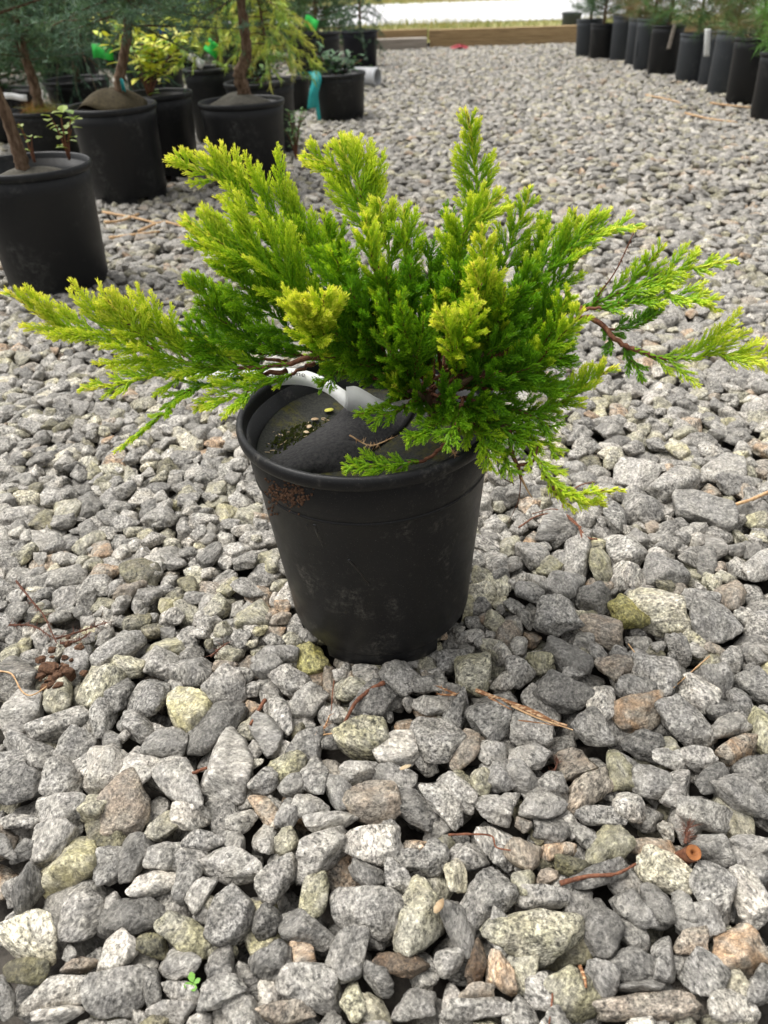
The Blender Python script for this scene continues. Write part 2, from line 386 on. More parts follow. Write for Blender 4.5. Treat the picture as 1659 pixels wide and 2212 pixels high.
def scatter(y0, y1, dens, cands, pool=None, xpad=.16, tol=.0015):
    ya, n = y0, 0
    area = .57 * (y1 * y1 - y0 * y0) + 2 * xpad * (y1 - y0); N = int(area * dens)
    U = RNG.random((N * cands, 2)); E_ = RNG.integers(0, NBIG if pool is None else len(pool), N * cands)
    ys = np.sqrt(y0 * y0 + U[:, 0] * (y1 * y1 - y0 * y0)); xs = (U[:, 1] * 2 - 1) * (.57 * ys + xpad)
    for q in range(N):
        best = None
        for c in range(q * cands, q * cands + cands):
            e = LIB[E_[c]] if pool is None else LIB[pool[E_[c]]]
            r = try_drop(xs[c], ys[c], e, tol)
            if r and (best is None or r[0] < best[0]): best = (r[0], r[1], r[2], e, xs[c], ys[c])
        if best is None: continue
        z, i, j, e, x, y = best; k = e[5]
        if (e[4] + z > LIM[i:i + k, j:j + k]).any(): continue
        commit(x, y, z, i, j, e)

# ---- the stones of the foreground, one by one: column, row, long axis, short axis, tilt in the picture, look (thirds of a frame pixel)
FEAT = {
 (0, 1389): "770,75,370,150,35,g;1035,140,240,240,0,l;1080,30,240,110,0,y;1240,215,290,190,15,g;825,190,220,120,0,m;650,320,330,210,50,m;385,375,250,160,85,m;165,470,330,220,30,l;120,250,330,290,45,D;400,565,400,150,20,l;215,730,390,220,-35,g;500,720,300,190,40,g;790,370,290,140,45,d;680,500,300,150,75,g;900,570,230,200,-60,g;1000,390,300,200,50,g;1240,455,300,260,-80,Y;1460,330,260,230,10,l;1420,580,470,210,42,d;1100,670,240,220,0,g;1500,830,490,300,60,l;1170,950,440,250,-65,l;1255,1130,230,220,0,w;920,860,330,220,60,w;700,840,350,260,45,w;820,1090,400,330,40,b;630,1090,230,200,60,m;400,930,310,250,60,l;400,1130,270,280,70,l;150,970,340,230,50,d;90,830,220,220,0,g;130,1180,260,110,5,l;60,60,130,140,0,y;500,160,260,150,70,g",
 (553, 1389): "360,95,200,200,-60,K;130,100,270,140,20,g;240,280,240,190,-50,l;80,190,190,130,0,g;480,270,290,100,95,b;660,170,310,120,-25,g;630,310,220,160,10,m;760,410,300,200,30,d;950,250,220,180,-40,g;1090,300,150,110,0,g;1140,420,220,140,10,l;1310,480,270,150,65,g;1420,220,280,240,-60,y;1525,540,280,230,-50,g;980,530,150,170,0,o;690,640,340,240,-15,y;910,720,270,220,-10,w;1170,660,320,290,-60,l;1350,730,280,170,55,b;1520,760,180,170,0,l;330,420,290,150,30,l;140,470,360,150,-65,l;90,620,260,180,-60,g;320,710,230,210,0,g;500,670,150,150,0,d;210,850,220,210,0,y;70,930,180,140,60,g;670,860,270,170,0,l;910,900,260,150,-25,g;760,1060,370,250,-20,b;1035,1100,380,180,-40,d;1210,1080,350,150,-52,l;1290,980,320,150,-40,l;1470,940,150,170,0,y;1580,880,250,230,0,g;1530,1110,240,170,-10,l;390,900,260,180,70,g;360,1090,170,220,80,l;550,1000,240,150,-70,g;80,1110,250,130,-60,o;215,1140,200,130,80,g;490,1180,310,140,10,l;240,960,160,140,0,g;1260,90,200,150,30,g",
 (1106, 1389): "50,200,180,170,0,l;170,160,170,130,0,y;350,130,320,160,-35,d;300,350,370,240,-45,d;400,230,160,110,0,g;580,400,290,210,-70,w;660,190,240,150,-10,b;790,320,240,140,-10,g;920,240,340,190,-45,l;1300,260,270,190,-30,g;1190,360,260,190,-20,w;1570,300,280,210,-60,g;1340,460,190,150,0,d;1480,440,260,120,-60,g;1380,580,240,140,10,l;1470,700,310,190,40,o;1610,600,350,150,-70,y;810,480,330,210,10,o;1110,540,370,210,-52,g;840,690,240,200,0,d;530,580,280,190,-25,g;690,840,290,180,-80,y;110,570,250,240,0,l;400,760,230,210,20,b;110,770,260,180,0,l;470,990,330,200,35,b;890,930,220,210,0,g;1060,970,260,190,70,l;1180,780,270,120,-20,l;1000,790,200,130,0,l;1280,930,250,170,50,d;1490,1040,420,220,-45,g;1270,1120,420,210,-10,l;745,1110,220,180,-30,w;560,1150,290,130,0,g;200,1100,270,200,-20,l;240,950,200,150,0,g;60,900,260,200,-50,g;1570,880,240,210,0,d",
 (0, 1800.5): "460,240,470,260,42,Y;725,240,290,180,65,g;880,185,330,170,72,d;1080,180,220,190,0,l;1330,80,280,130,8,g;1480,230,410,220,-15,l;1010,355,320,140,15,w;1210,340,310,160,65,g;1310,430,280,120,60,l;1490,570,340,310,30,g;1220,690,360,230,-40,y;870,560,420,250,8,d;530,570,420,240,65,l;230,690,360,340,-30,W;200,400,330,160,60,d;90,350,200,160,60,g;40,130,230,120,-60,g;170,140,150,150,0,d;370,90,290,240,70,l;770,820,360,180,45,w;770,1040,380,360,0,g;980,980,320,150,-75,d;1170,860,260,240,0,l;370,1060,460,230,5,w;530,870,200,110,0,b;180,920,270,180,0,k;40,1080,300,140,-75,g;1190,1070,260,170,-25,l;1440,1060,330,190,30,g;1110,1180,270,150,-10,l;400,1200,300,120,10,w;1420,910,180,140,0,d;1000,760,180,150,0,k;20,650,100,180,80,K",
 (553, 1800.5): "430,120,410,290,30,l;770,110,340,250,0,w;130,310,370,190,70,l;400,420,370,170,80,y;720,520,430,330,-20,l;1070,580,560,300,75,m;1490,480,480,290,65,g;1320,650,400,160,-70,d;1290,310,250,150,85,W;1150,190,230,180,80,g;1380,150,230,220,0,l;1590,160,150,160,0,g;1030,70,180,150,0,o;910,320,260,150,-60,g;720,290,230,160,-30,d;310,670,400,220,-40,d;120,840,280,270,0,d;590,810,390,220,80,g;360,1020,380,300,-10,l;940,880,330,180,-15,B;1250,850,240,160,60,l;1430,870,280,130,70,B;1570,940,310,170,-70,o;1580,680,280,180,80,g;1020,1100,260,240,0,g;640,1110,240,180,-60,m;200,1190,340,140,0,b;1430,1160,430,160,0,l;790,950,270,140,-50,d;980,200,200,120,-30,g;1420,1050,220,110,0,b;80,600,170,200,0,d",
 (1106, 1800.5): "150,705,620,360,0,m;560,630,420,260,-80,d;770,520,330,200,-70,g;980,270,370,220,-25,W;920,490,320,170,-60,d;1280,400,330,290,-30,g;1520,440,420,180,-65,w;1270,140,270,210,-60,g;910,100,290,180,0,o;630,120,300,250,60,y;270,130,240,130,20,o;70,160,230,190,-40,b;550,310,360,150,25,d;180,440,310,150,0,l;1190,610,320,230,-10,g;1090,500,260,130,-80,g;760,890,330,230,-10,d;970,840,340,160,85,g;1450,830,400,350,-45,o;1150,740,220,180,0,b;1240,950,330,250,-60,g;1400,1150,330,240,-10,w;860,1160,600,200,0,b;390,1070,360,280,-60,y;170,1060,260,180,-80,l;560,970,270,230,-50,g;1600,1020,300,180,60,g;830,1020,290,90,5,g;1530,120,250,140,-15,l;1590,270,200,170,-40,g;380,250,200,120,0,k;225,310,150,130,0,b;60,350,180,150,70,m",
 (1106, 987.5): "780,130,260,190,-40,l;1370,120,280,170,-10,l;1050,200,240,170,30,l;1450,200,270,100,10,g;850,340,230,190,0,g;1250,360,420,200,-20,g;280,480,260,150,20,g;420,680,300,170,85,l;570,730,230,130,-75,y;750,780,210,190,0,w;960,780,260,210,-40,g;950,1020,440,200,-30,W;740,1040,240,160,-50,K;280,1070,280,250,0,g;520,930,230,170,-20,d;320,870,260,150,-10,g;100,900,180,150,0,g;1300,1100,340,210,-15,g;1210,960,220,140,0,g;1400,920,190,200,0,b;1590,1130,180,170,0,l;120,650,200,130,-30,l;570,1160,290,150,-15,b;1600,750,170,230,-50,l;700,620,260,160,-40,l;240,750,150,110,20,y;660,430,150,170,0,g",
}
LOOK = {'g': ((.26, .258, .250), .12, .04), 'l': ((.345, .34, .326), .12, .05), 'm': ((.36, .355, .300), .45, .08), 'd': ((.172, .170, .163), .08, .02),
        'D': ((.20, .195, .18), .05, .1), 'w': ((.46, .452, .43), .15, .10), 'W': ((.54, .525, .455), .40, .10), 'y': ((.32, .315, .262), .75, .05),
        'Y': ((.43, .415, .325), .85, .05), 'K': ((.27, .26, .12), 1.0, .1), 'k': ((.14, .135, .095), .7, .1), 'o': ((.37, .335, .285), .1, .75),
        'b': ((.285, .262, .23), .15, .28), 'B': ((.11, .085, .062), .1, .6)}
feats = []
for (ox, oy), txt in FEAT.items():
    for rec in txt.split(';'):
        a = rec.split(','); x, y, w, h, t = map(float, a[:5]); feats.append((ox + x / 3, oy + y / 3, w / 3, h / 3, math.radians(t), a[5]))
scatter(.10, 1.9, 2200, 3)                      # lower layer
feats.sort(key=lambda q: q[1])
FSTONES = []
for n, (x, y, w, h, t, look) in enumerate(feats):
    P = at_z(x, y, -.004)
    def gv(vx, vy): return (at_z(x + vx, y - vy, -.004) - at_z(x - vx, y + vy, -.004))[:2] / 2 * np.array([.98, .84])
    if h > w: w, h, t = h, w, t + math.pi / 2
    La = gv(math.cos(t) * w / 2, math.sin(t) * w / 2); Sa = gv(-math.sin(t) * h / 2, math.cos(t) * h / 2)
    yaw = math.atan2(La[1], La[0]); a = np.linalg.norm(La); nrm = np.array([-math.sin(yaw), math.cos(yaw)]); b = abs(Sa @ nrm)
    c = min(max(.56 * b + .16 * a, .007), .017) * RNG.uniform(.85, 1.1)
    s = int(RNG.integers(NSH)); Rm = euler(RNG.normal(0, .13), RNG.normal(0, .10), yaw); sc = np.array([a, b, c]) * 1.19
    B, T, k = raster((SHAPES[s] * sc) @ Rm.T); e = (s, sc, ang(Rm), B, T, k, a)
    r = try_drop(P[0], P[1], e, .006)
    if r is None: continue
    z, i, j = r; z = min(max(z, -.016), .006 - c * .25)
    dp = math.hypot(P[0] - POT_X, P[1] - POT_Y)
    if dp < POT_RB + b * .35: continue
    if dp < POT_RB + a: z = min(z, POT_Z + .004 - c)
    HF[i:i + k, j:j + k] = np.maximum(HF[i:i + k, j:j + k], T + z)
    LIM[i:i + k, j:j + k] = np.where(T > -8, np.minimum(LIM[i:i + k, j:j + k], T + z + .001), LIM[i:i + k, j:j + k])
    FSTONES.append((s, (P[0], P[1], z), ang(Rm), tuple(sc), look))
scatter(.10, .66, 5200, 3, SMALL, .05, .007); scatter(.10, .66, 2500, 3, TINY, .05, .006)          # small stones in the gaps between them
scatter(.55, 1.9, 3000, 4)
scatter(1.9, 4.2, 1900, 3)
scatter(4.2, 9.0, 1000, 3)
def fill_gaps(y0, y1, low, every, tol, passes, pool):
    # drop stones exactly where the floor still shows
    for _ in range(passes):
        ii, jj = np.nonzero(HF[int((y0 - GY0) / CELL):int((y1 - GY0) / CELL)] < low); ys = (ii + .5) * CELL + y0; xs = (jj + .5) * CELL + GX0
        m = (np.abs(xs) < .57 * ys + .12) & (RNG.random(len(xs)) < 1 / every); ys, xs = ys[m], xs[m]; o_ = RNG.permutation(len(xs))
        for q in o_:
            x, y = xs[q], ys[q]
            if HF[int((y - GY0) / CELL), int((x - GX0) / CELL)] > low: continue
            e = LIB[pool[RNG.integers(len(pool))]]; r = try_drop(x, y, e, tol)
            if r is None: continue
            z, i, j = r; k = e[5]; z = max(z, -.040)
            over = (e[4] + z - LIM[i:i + k, j:j + k]).max()
            if over > .006: z -= min(over - .004, .012)
            if (e[4] + z - LIM[i:i + k, j:j + k]).max() > .007: continue
            commit(x, y, z, i, j, e)
BIG = list(range(NBIG))
fill_gaps(.52, 2.4, -.026, 7, .009, 2, BIG); fill_gaps(.10, .52, -.031, 8, .009, 1, SMALL); fill_gaps(.52, 1.6, -.024, 4, .008, 2, SMALL); fill_gaps(.10, 1.2, -.029, 5, .006, 1, TINY)
fill_gaps(2.4, 8.9, -.028, 14, .008, 1, BIG)

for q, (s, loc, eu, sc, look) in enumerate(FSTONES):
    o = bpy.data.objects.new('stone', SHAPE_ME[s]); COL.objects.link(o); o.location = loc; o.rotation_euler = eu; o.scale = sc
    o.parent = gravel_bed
    tn, al, ru = LOOK[look]; f = RNG.uniform(.78, 1.02)  # varies each tone; overall dimming paints the foreground's shade into the tints
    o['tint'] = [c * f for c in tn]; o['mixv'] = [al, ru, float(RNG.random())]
# ---- all other stones: one part of the bed, real stones instanced on points
stone_kit = bpy.data.collections.new('stone_shapes')
for i, me in enumerate(SHAPE_ME):
    stone_kit.objects.link(bpy.data.objects.new('stone_shape_%02d' % i, me))
n = len(placed)
loc = np.array([p[1] for p in placed], np.float32)
pts = bpy.data.meshes.new('gravel'); pts.vertices.add(n); pts.vertices.foreach_set('co', loc.ravel())
def attr(name, typ, arr, key):
    pts.attributes.new(name, typ, 'POINT').data.foreach_set(key, np.ascontiguousarray(arr).ravel())
attr('rot', 'FLOAT_VECTOR', np.array([p[2] for p in placed], np.float32), 'vector')
attr('scl', 'FLOAT_VECTOR', np.array([p[3] for p in placed], np.float32), 'vector')
attr('idx', 'INT', np.array([p[0] for p in placed], np.int32), 'value')
LK = list('gggggggglllllllmmmdddwwwyYobkW')
pick = RNG.integers(0, len(LK), n)
tint = (np.array([LOOK[LK[i]][0] for i in pick], np.float32) * .72 + .28 * np.array([.30, .292, .272], np.float32)) * .87 * RNG.uniform(.85, 1.15, (n, 1)).astype(np.float32)
mixv = np.array([(LOOK[LK[i]][1], LOOK[LK[i]][2], 0) for i in pick], np.float32); mixv[:, 2] = RNG.random(n)
attr('tint', 'FLOAT_VECTOR', tint, 'vector'); attr('mixv', 'FLOAT_VECTOR', mixv, 'vector')
gravel = bpy.data.objects.new('gravel', pts); COL.objects.link(gravel); gravel.parent = gravel_bed; gravel['kind'] = 'stuff'
ng = bpy.data.node_groups.new('scatter_stones', 'GeometryNodeTree')
ng.interface.new_socket('Geometry', in_out='INPUT', socket_type='NodeSocketGeometry'); ng.interface.new_socket('Geometry', in_out='OUTPUT', socket_type='NodeSocketGeometry')
gi = ng.nodes.new('NodeGroupInput'); go = ng.nodes.new('NodeGroupOutput'); iop = ng.nodes.new('GeometryNodeInstanceOnPoints'); ci = ng.nodes.new('GeometryNodeCollectionInfo')
ci.inputs['Collection'].default_value = stone_kit; ci.inputs['Separate Children'].default_value = True; ci.inputs['Reset Children'].default_value = True
def nattr(name, typ):
    nd = ng.nodes.new('GeometryNodeInputNamedAttribute'); nd.data_type = typ; nd.inputs['Name'].default_value = name; return nd.outputs['Attribute']
m2p = ng.nodes.new('GeometryNodeMeshToPoints')
ng.links.new(gi.outputs[0], m2p.inputs[0]); ng.links.new(m2p.outputs[0], iop.inputs['Points']); ng.links.new(ci.outputs[0], iop.inputs['Instance'])
iop.inputs['Pick Instance'].default_value = True
ng.links.new(nattr('idx', 'INT'), iop.inputs['Instance Index'])
e2r = ng.nodes.new('FunctionNodeEulerToRotation'); ng.links.new(nattr('rot', 'FLOAT_VECTOR'), e2r.inputs[0]); ng.links.new(e2r.outputs[0], iop.inputs['Rotation'])
ng.links.new(nattr('scl', 'FLOAT_VECTOR'), iop.inputs['Scale']); ng.links.new(iop.outputs[0], go.inputs[0])
gravel.modifiers.new('stones', 'NODES').node_group = ng
print('STONES', len(FSTONES), n)

# ------------------------------------------------------------------ the pot in front
def notch(a):
    a = math.degrees(a) % 360                    # front is 270
    return any(abs((a - c + 180) % 360 - 180) < 15 for c in (270 - 53, 270 + 53, 90 - 53, 90 + 53))
main_pot = empty('plant_pot', (POT_X, POT_Y, POT_Z), 'scuffed round black plastic pot in the middle, holding the yellow-green juniper', 'plant pot')
H_ = POT_H
LEAN = math.radians(-1.5); main_pot.rotation_euler = (0, LEAN, 0)
body = [(POT_RB + .0015, .021), (POT_RB + .003, .024), (.1040, .05), (.1092, .11), (.1145, .17), (.1178, .2085), (.1192, .2115), (.1212, .222), (.1238, .2500),
        (.1225, .2530), (.1190, .2530), (.1115, .205), (.1055, .12), (.0990, .05), (.094, .024), (.0, .022)]
V, Fc = lathe(body, 128, wob=.003, seed=3); obj('body', V, Fc, M['pot'], main_pot)
rim = [(.1210, .2525), (.1262, .2522), (.1288, .2540), (.1298, .2575), (POT_RT, .2620), (.1290, .2652), (.1272, H_), (.1248, .2672), (.1232, .2655), (.1224, .262), (.1216, .2560), (.1210, .2525)]
V, Fc = lathe(rim, 128, wob=.003, seed=3); obj('rim', V, Fc, M['pot'], main_pot)
foot = [(POT_RB - .006, .0), (POT_RB - .001, .001), (POT_RB + .0005, .010), (POT_RB + .001, .0205), (POT_RB - .0035, .0205), (POT_RB - .0055, .010), (POT_RB - .006, .0)]
V, Fc = lathe(foot, 144, skip=lambda a, j: notch(a)); obj('foot_ring', V, Fc, M['pot'], main_pot, False)
V, Fc = lathe([(.1180, .2085), (.1200, .2092), (.1202, .2118), (.1196, .2126)], 128, wob=.003, seed=3); obj('moulding_line', V, Fc, M['pot'], main_pot)
def on_pot(x, y, out=.0):
    """point on the pot's wall under a frame pixel, local to the pot"""
    d = ray(x, y); best = None
    for t in np.linspace(.3, 1.2, 1400):
        P = CP + d * t; P0 = P; P = P - np.array([POT_X, POT_Y, POT_Z]); P = np.array([P[0] * math.cos(LEAN) - P[2] * math.sin(LEAN), P[1], P[0] * math.sin(LEAN) + P[2] * math.cos(LEAN)]); r = math.hypot(P[0], P[1]); z = P[2]
        rw = np.interp(z, [.024, .05, .11, .17, .2085, .2115, .222, .25], [.102, .1040, .1092, .1145, .1178, .1192, .1212, .1238])
        if r < rw + out: return P
    return None
mb = MB()                                         # dried soil stuck below the rim
for k in range(260):
    px, py = random.gauss(626, 20), random.gauss(1068, 13)
    if k % 4 == 0: px, py = random.gauss(588, 8), random.gauss(1070, 26)
    P = on_pot(px, py, .0006)
    if P is None: continue
    s = random.uniform(.0006, .0019); sv = SHAPES[k % NSH][::6]
    bm = bmesh.new(); bmesh.ops.create_icosphere(bm, subdivisions=1, radius=1)
    vv = [(P[0] + v.co.x * s * random.uniform(.6, 1.3), P[1] + v.co.y * s * .6, P[2] + v.co.z * s * random.uniform(.6, 1.3)) for v in bm.verts]
    bm.verts.index_update(); mb.add(vv, [tuple(v.index for v in f.verts) for f in bm.faces]); bm.free()
o = mb.obj('dried_soil', M['clod'], main_pot, False); o['kind'] = 'stuff'; o['label'] = 'crumbs of brown soil stuck below the rim'
for pts_, rr in (([(678, 1132), (685, 1150), (692, 1168), (697, 1180)], (.0022, .0034, .0022, .001)), ([(752, 1208), (764, 1222), (776, 1236), (788, 1252), (797, 1261)], (.0022, .0026, .0018, .0012, .0014)),
                 ([(660, 1112), (661, 1120)], (.001, .0012)), ([(662, 1134), (663, 1142)], (.001, .001)), ([(678, 1218), (684, 1235)], (.0009, .0005)), ([(668, 1190), (671, 1204)], (.0006, .0005))):
    P = [on_pot(x, y, .0001) for x, y in pts_]; P = catmull(P, 4); R = np.interp(np.linspace(0, 1, len(P)), np.linspace(0, 1, len(rr)), rr)
    C = P.copy(); C[:, :2] -= C[:, :2] / np.linalg.norm(C[:, :2], axis=1)[:, None] * R[:, None] * .72
    V, Fc = tube(C, R, 10); obj('water_streak', V, Fc, M['water'], main_pot)

# felt disc lying on the soil, slit and overlapping itself
disc = empty('weed_disc', (POT_X - .006, POT_Y, POT_Z), 'dark mossy felt disc with a raised overlapping flap inside the front pot', 'weed mat')
Vd = []; Fd = []; NR, NA = 16, 72
for i in range(NR + 1):
    for k in range(NA):
        r = .1148 * i / NR; a = 2 * math.pi * k / NA; x, y = r * math.cos(a), r * math.sin(a)
        z = .222 + .004 * math.sin(a * 3 + 1) * r / .11 - .010 * math.exp(-((x + .05) ** 2 + (y - .01) ** 2) / .0012) + .010 * (r / .1148) ** 6
        Vd.append((x, y, z))
for i in range(NR):
    for k in range(NA): Fd.append((i * NA + k, i * NA + (k + 1) % NA, (i + 1) * NA + (k + 1) % NA, (i + 1) * NA + k))
obj('felt', Vd, Fd, M['disc'], disc)
def flap(rows, name):
    """sheet through rows of (frame column, frame row, height)"""
    G = [catmull([at_z(x, y, z + POT_Z) - np.array([POT_X - .006, POT_Y, POT_Z]) for x, y, z in r], 8) for r in rows]
    G = np.array(G); n = G.shape[1]; S = np.array([catmull(G[:, k], 8) for k in range(n)]); m = S.shape[1]
    V = S.reshape(-1, 3); Fc = [(k * m + q, k * m + q + 1, (k + 1) * m + q + 1, (k + 1) * m + q) for k in range(n - 1) for q in range(m - 1)]
    o = obj(name, V, Fc, M['rub'], disc); md = o.modifiers.new('thick', 'SOLIDIFY'); md.thickness = .0018; return o
flap([[(572, 990, .219), (660, 938, .221), (715, 905, .223), (748, 872, .224)], [(590, 998, .226), (680, 948, .231), (740, 912, .234), (768, 872, .235)], [(620, 1010, .228), (720, 960, .233), (780, 918, .236), (805, 880, .237)], [(660, 1018, .224), (770, 985, .224), (860, 935, .224), (900, 880, .226)]], 'flap')
flap([[(604, 1010, .228), (660, 968, .233), (730, 950, .237), (800, 960, .232)], [(612, 1016, .230), (675, 976, .237), (735, 958, .241), (803, 966, .235)], [(630, 1024, .226), (690, 1000, .232), (755, 985, .234), (812, 985, .230)], [(650, 1032, .218), (710, 1022, .222), (765, 1018, .222), (820, 1015, .220)]], 'flap')
mb = MB()
for k in range(900):
    x, y = random.gauss(645, 40), random.gauss(942, 22)
    if k % 3 == 0: x, y = random.gauss(600, 30), random.gauss(890, 32)
    P = at_z(x, y, .2215 + POT_Z) - np.array([POT_X - .006, POT_Y, POT_Z]); s = random.uniform(.0008, .0024)
    if math.hypot(P[0], P[1]) > .112: continue
    mb.add([(P[0] + s * dx, P[1] + s * dy, P[2] + .002 + s * dz) for dx, dy, dz in ((1, 0, 0), (-.5, .8, 0), (-.5, -.8, 0), (0, 0, 1.3))], [(0, 1, 3), (1, 2, 3), (2, 0, 3)])
o = mb.obj('moss', M['moss'], disc, False); o['kind'] = 'stuff'
mb = MB()
for k in range(60):
    x, y = random.uniform(570, 760), random.uniform(870, 985); P = at_z(x, y, .2235 + POT_Z) - np.array([POT_X - .006, POT_Y, POT_Z])
    if math.hypot(P[0], P[1]) > .108: continue
    a = random.uniform(0, 6.28); L = random.uniform(.001, .0035); V, Fc = tube([P + np.array([math.cos(a) * L, math.sin(a) * L, .0006]), P - np.array([math.cos(a) * L, math.sin(a) * L, -.001])], .0005, 4); mb.add(V, Fc)
o = mb.obj('needle_litter', M['petal'], disc, False); o['kind'] = 'stuff'
def scrap(x, y, z, s, mat, name, label, cat, ang_=0.0, group=None, asp=.6, fold=.25):
    P = at_z(x, y, z); c, sn = math.cos(ang_), math.sin(ang_); V = []; n = 9
    for k in range(n):
        a = 2 * math.pi * k / n; u, v = s * math.cos(a) * random.uniform(.8, 1.1), s * asp * math.sin(a) * random.uniform(.8, 1.1)
        V.append((u * c - v * sn, u * sn + v * c, abs(v) * fold * .4 + .0006))
    V.append((0, 0, 0)); o = obj(name, V, [(k, (k + 1) % n, n) for k in range(n)], mat); o.location = P
    o.modifiers.new('thick', 'SOLIDIFY').thickness = .0004
    return setp(o, label, cat, group)
scrap(710, 887, .226, .0058, M['yleaf'], 'fallen_leaf', 'yellow scrap of leaf lying on the dark disc in the pot', 'leaf', .5, None, .7)
for i, (x, y, w) in enumerate([(680, 906, 'pale round fallen leaflet nearest the yellow scrap on the disc'), (668, 922, 'pale clover-like fallen leaflet in the middle of the disc'), (662, 934, 'pale fallen leaflet at the near edge of the moss in the pot'), (588, 933, 'whitish fallen leaflet beside the left pot wall')]):
    scrap(x, y, .224, .0042 - .0004 * i, M['petal'], 'fallen_leaf', w, 'leaf', i * 1.3, 'fallen leaflets on the disc', .7)

# ------------------------------------------------------------------ the juniper
def leaf_color(c):
    c = np.clip(c, 0, 1)[:, None]; xs = [0, .3, .55, .78, 1.0]
    tab = np.array([(.050, .155, .010), (.125, .33, .012), (.29, .52, .020), (.62, .76, .04), (.95, .92, .16)])
    return np.concatenate([np.interp(c, xs, tab[:, k]) for k in range(3)], axis=1)
class Spray:
    def __init__(s): s.P = []; s.T = []; s.S = []; s.C = []; s.wood = MB()
    def shoot(s, p, d, L, c0, c1, lift=.25, size=1.0, fork=0, plane=None):
        """one leafy shoot; returns nothing, collects leaf nodes"""
        step = .0021; n = max(3, int(L / step)); d = d / np.linalg.norm(d); p = p.copy()
        wob = RNG.normal(0, .05, 3); nodes = []
        for i in range(n):
            t = i / (n - 1); d = d + np.array([0, 0, lift * step * 12]) + wob * step * 25; d /= np.linalg.norm(d)
            nodes.append((p.copy(), d.copy(), t)); p = p + d * step
        for q, dd, t in nodes:
            s.P.append(q); s.T.append(dd); s.S.append(size * (1.0 - .38 * t ** 3) * (.85 + .15 * min(1, L / .02))); s.C.append(c0 + (c1 - c0) * t ** 1.5)
        if fork:
            k0 = max(1, int(.22 * n)); side = 1 if RNG.random() < .5 else -1
            gap = max(2, int(.0052 / step))
            for i in range(k0, n - 2, gap):
                q, dd, t = nodes[i]; side = -side
                ax = plane if plane is not None else np.array([0, -1, 0])
                lat = np.cross(ax, dd) * side + RNG.normal(0, .16, 3)
                l2 = (L * (1 - t) * .42 + .005) * RNG.uniform(.75, 1.2)
                cc = c0 + (c1 - c0) * t ** 1.3
                s.shoot(q, dd * 1.0 + lat * .46, min(l2, .020), cc, min(1, cc + (c1 - cc) * .85), lift * .8, size * .93, fork - 1, plane)
    def wood_tube(s, P, r0, r1):
        R = np.linspace(r0, r1, len(P)); V, Fc = tube(P, R, 6); s.wood.add(V, Fc)
    def build(s, parent, name='branch'):
        b = s.wood.obj(name, M['twig'], parent)
        P = np.array(s.P); T = np.array(s.T); S = np.array(s.S); C = np.array(s.C); n = len(P)
        if n == 0: return b
        A = np.cross(T, RNG.normal(size=(n, 3))); A /= np.linalg.norm(A, axis=1)[:, None]; B = np.cross(T, A)
        Vs = []; Cs = []
        for j in range(3):
            ph = 2 * math.pi * j / 3 + RNG.normal(0, .2, n); rad = np.cos(ph)[:, None] * A + np.sin(ph)[:, None] * B
            th = RNG.normal(.36, .09, n) + .16 * np.clip(.5 - C, 0, .5) * 2; dr = np.cos(th)[:, None] * T + np.sin(th)[:, None] * rad; wv = np.cross(T, rad)
            L = (0.0050 * S * RNG.uniform(.8, 1.2, n))[:, None]; W = (.00102 * S)[:, None]; b0 = P + rad * .0003
            v = np.stack([b0, b0 + dr * L * .42 - wv * W, b0 + dr * L * .42 + wv * W, b0 + dr * L, b0 + dr * L * .40 + rad * W * .8], axis=1)
            Vs.append(v.reshape(-1, 3)); cc = C + RNG.normal(0, .045, n)
            Cs.append(np.stack([cc - .10, cc, cc, cc + .14, cc + .03], axis=1).ravel())
        V = np.concatenate(Vs); Cc = leaf_color(np.concatenate(Cs)); k = np.arange(len(V) // 5)[:, None] * 5
        Fc = np.concatenate([k + np.array([[0, 2, 4]]), k + np.array([[0, 4, 1]]), k + np.array([[4, 2, 3]]), k + np.array([[1, 4, 3]])])
        obj('foliage', V, Fc, M['leaf'], b, False, Cc, 'stuff'); global NLEAF; NLEAF += len(k); return b
NLEAF = 0
VIEW = -Fv
juniper = empty('juniper', (0, 0, 0), 'sprawling lime and gold juniper shrub growing out of the front black pot', 'shrub')
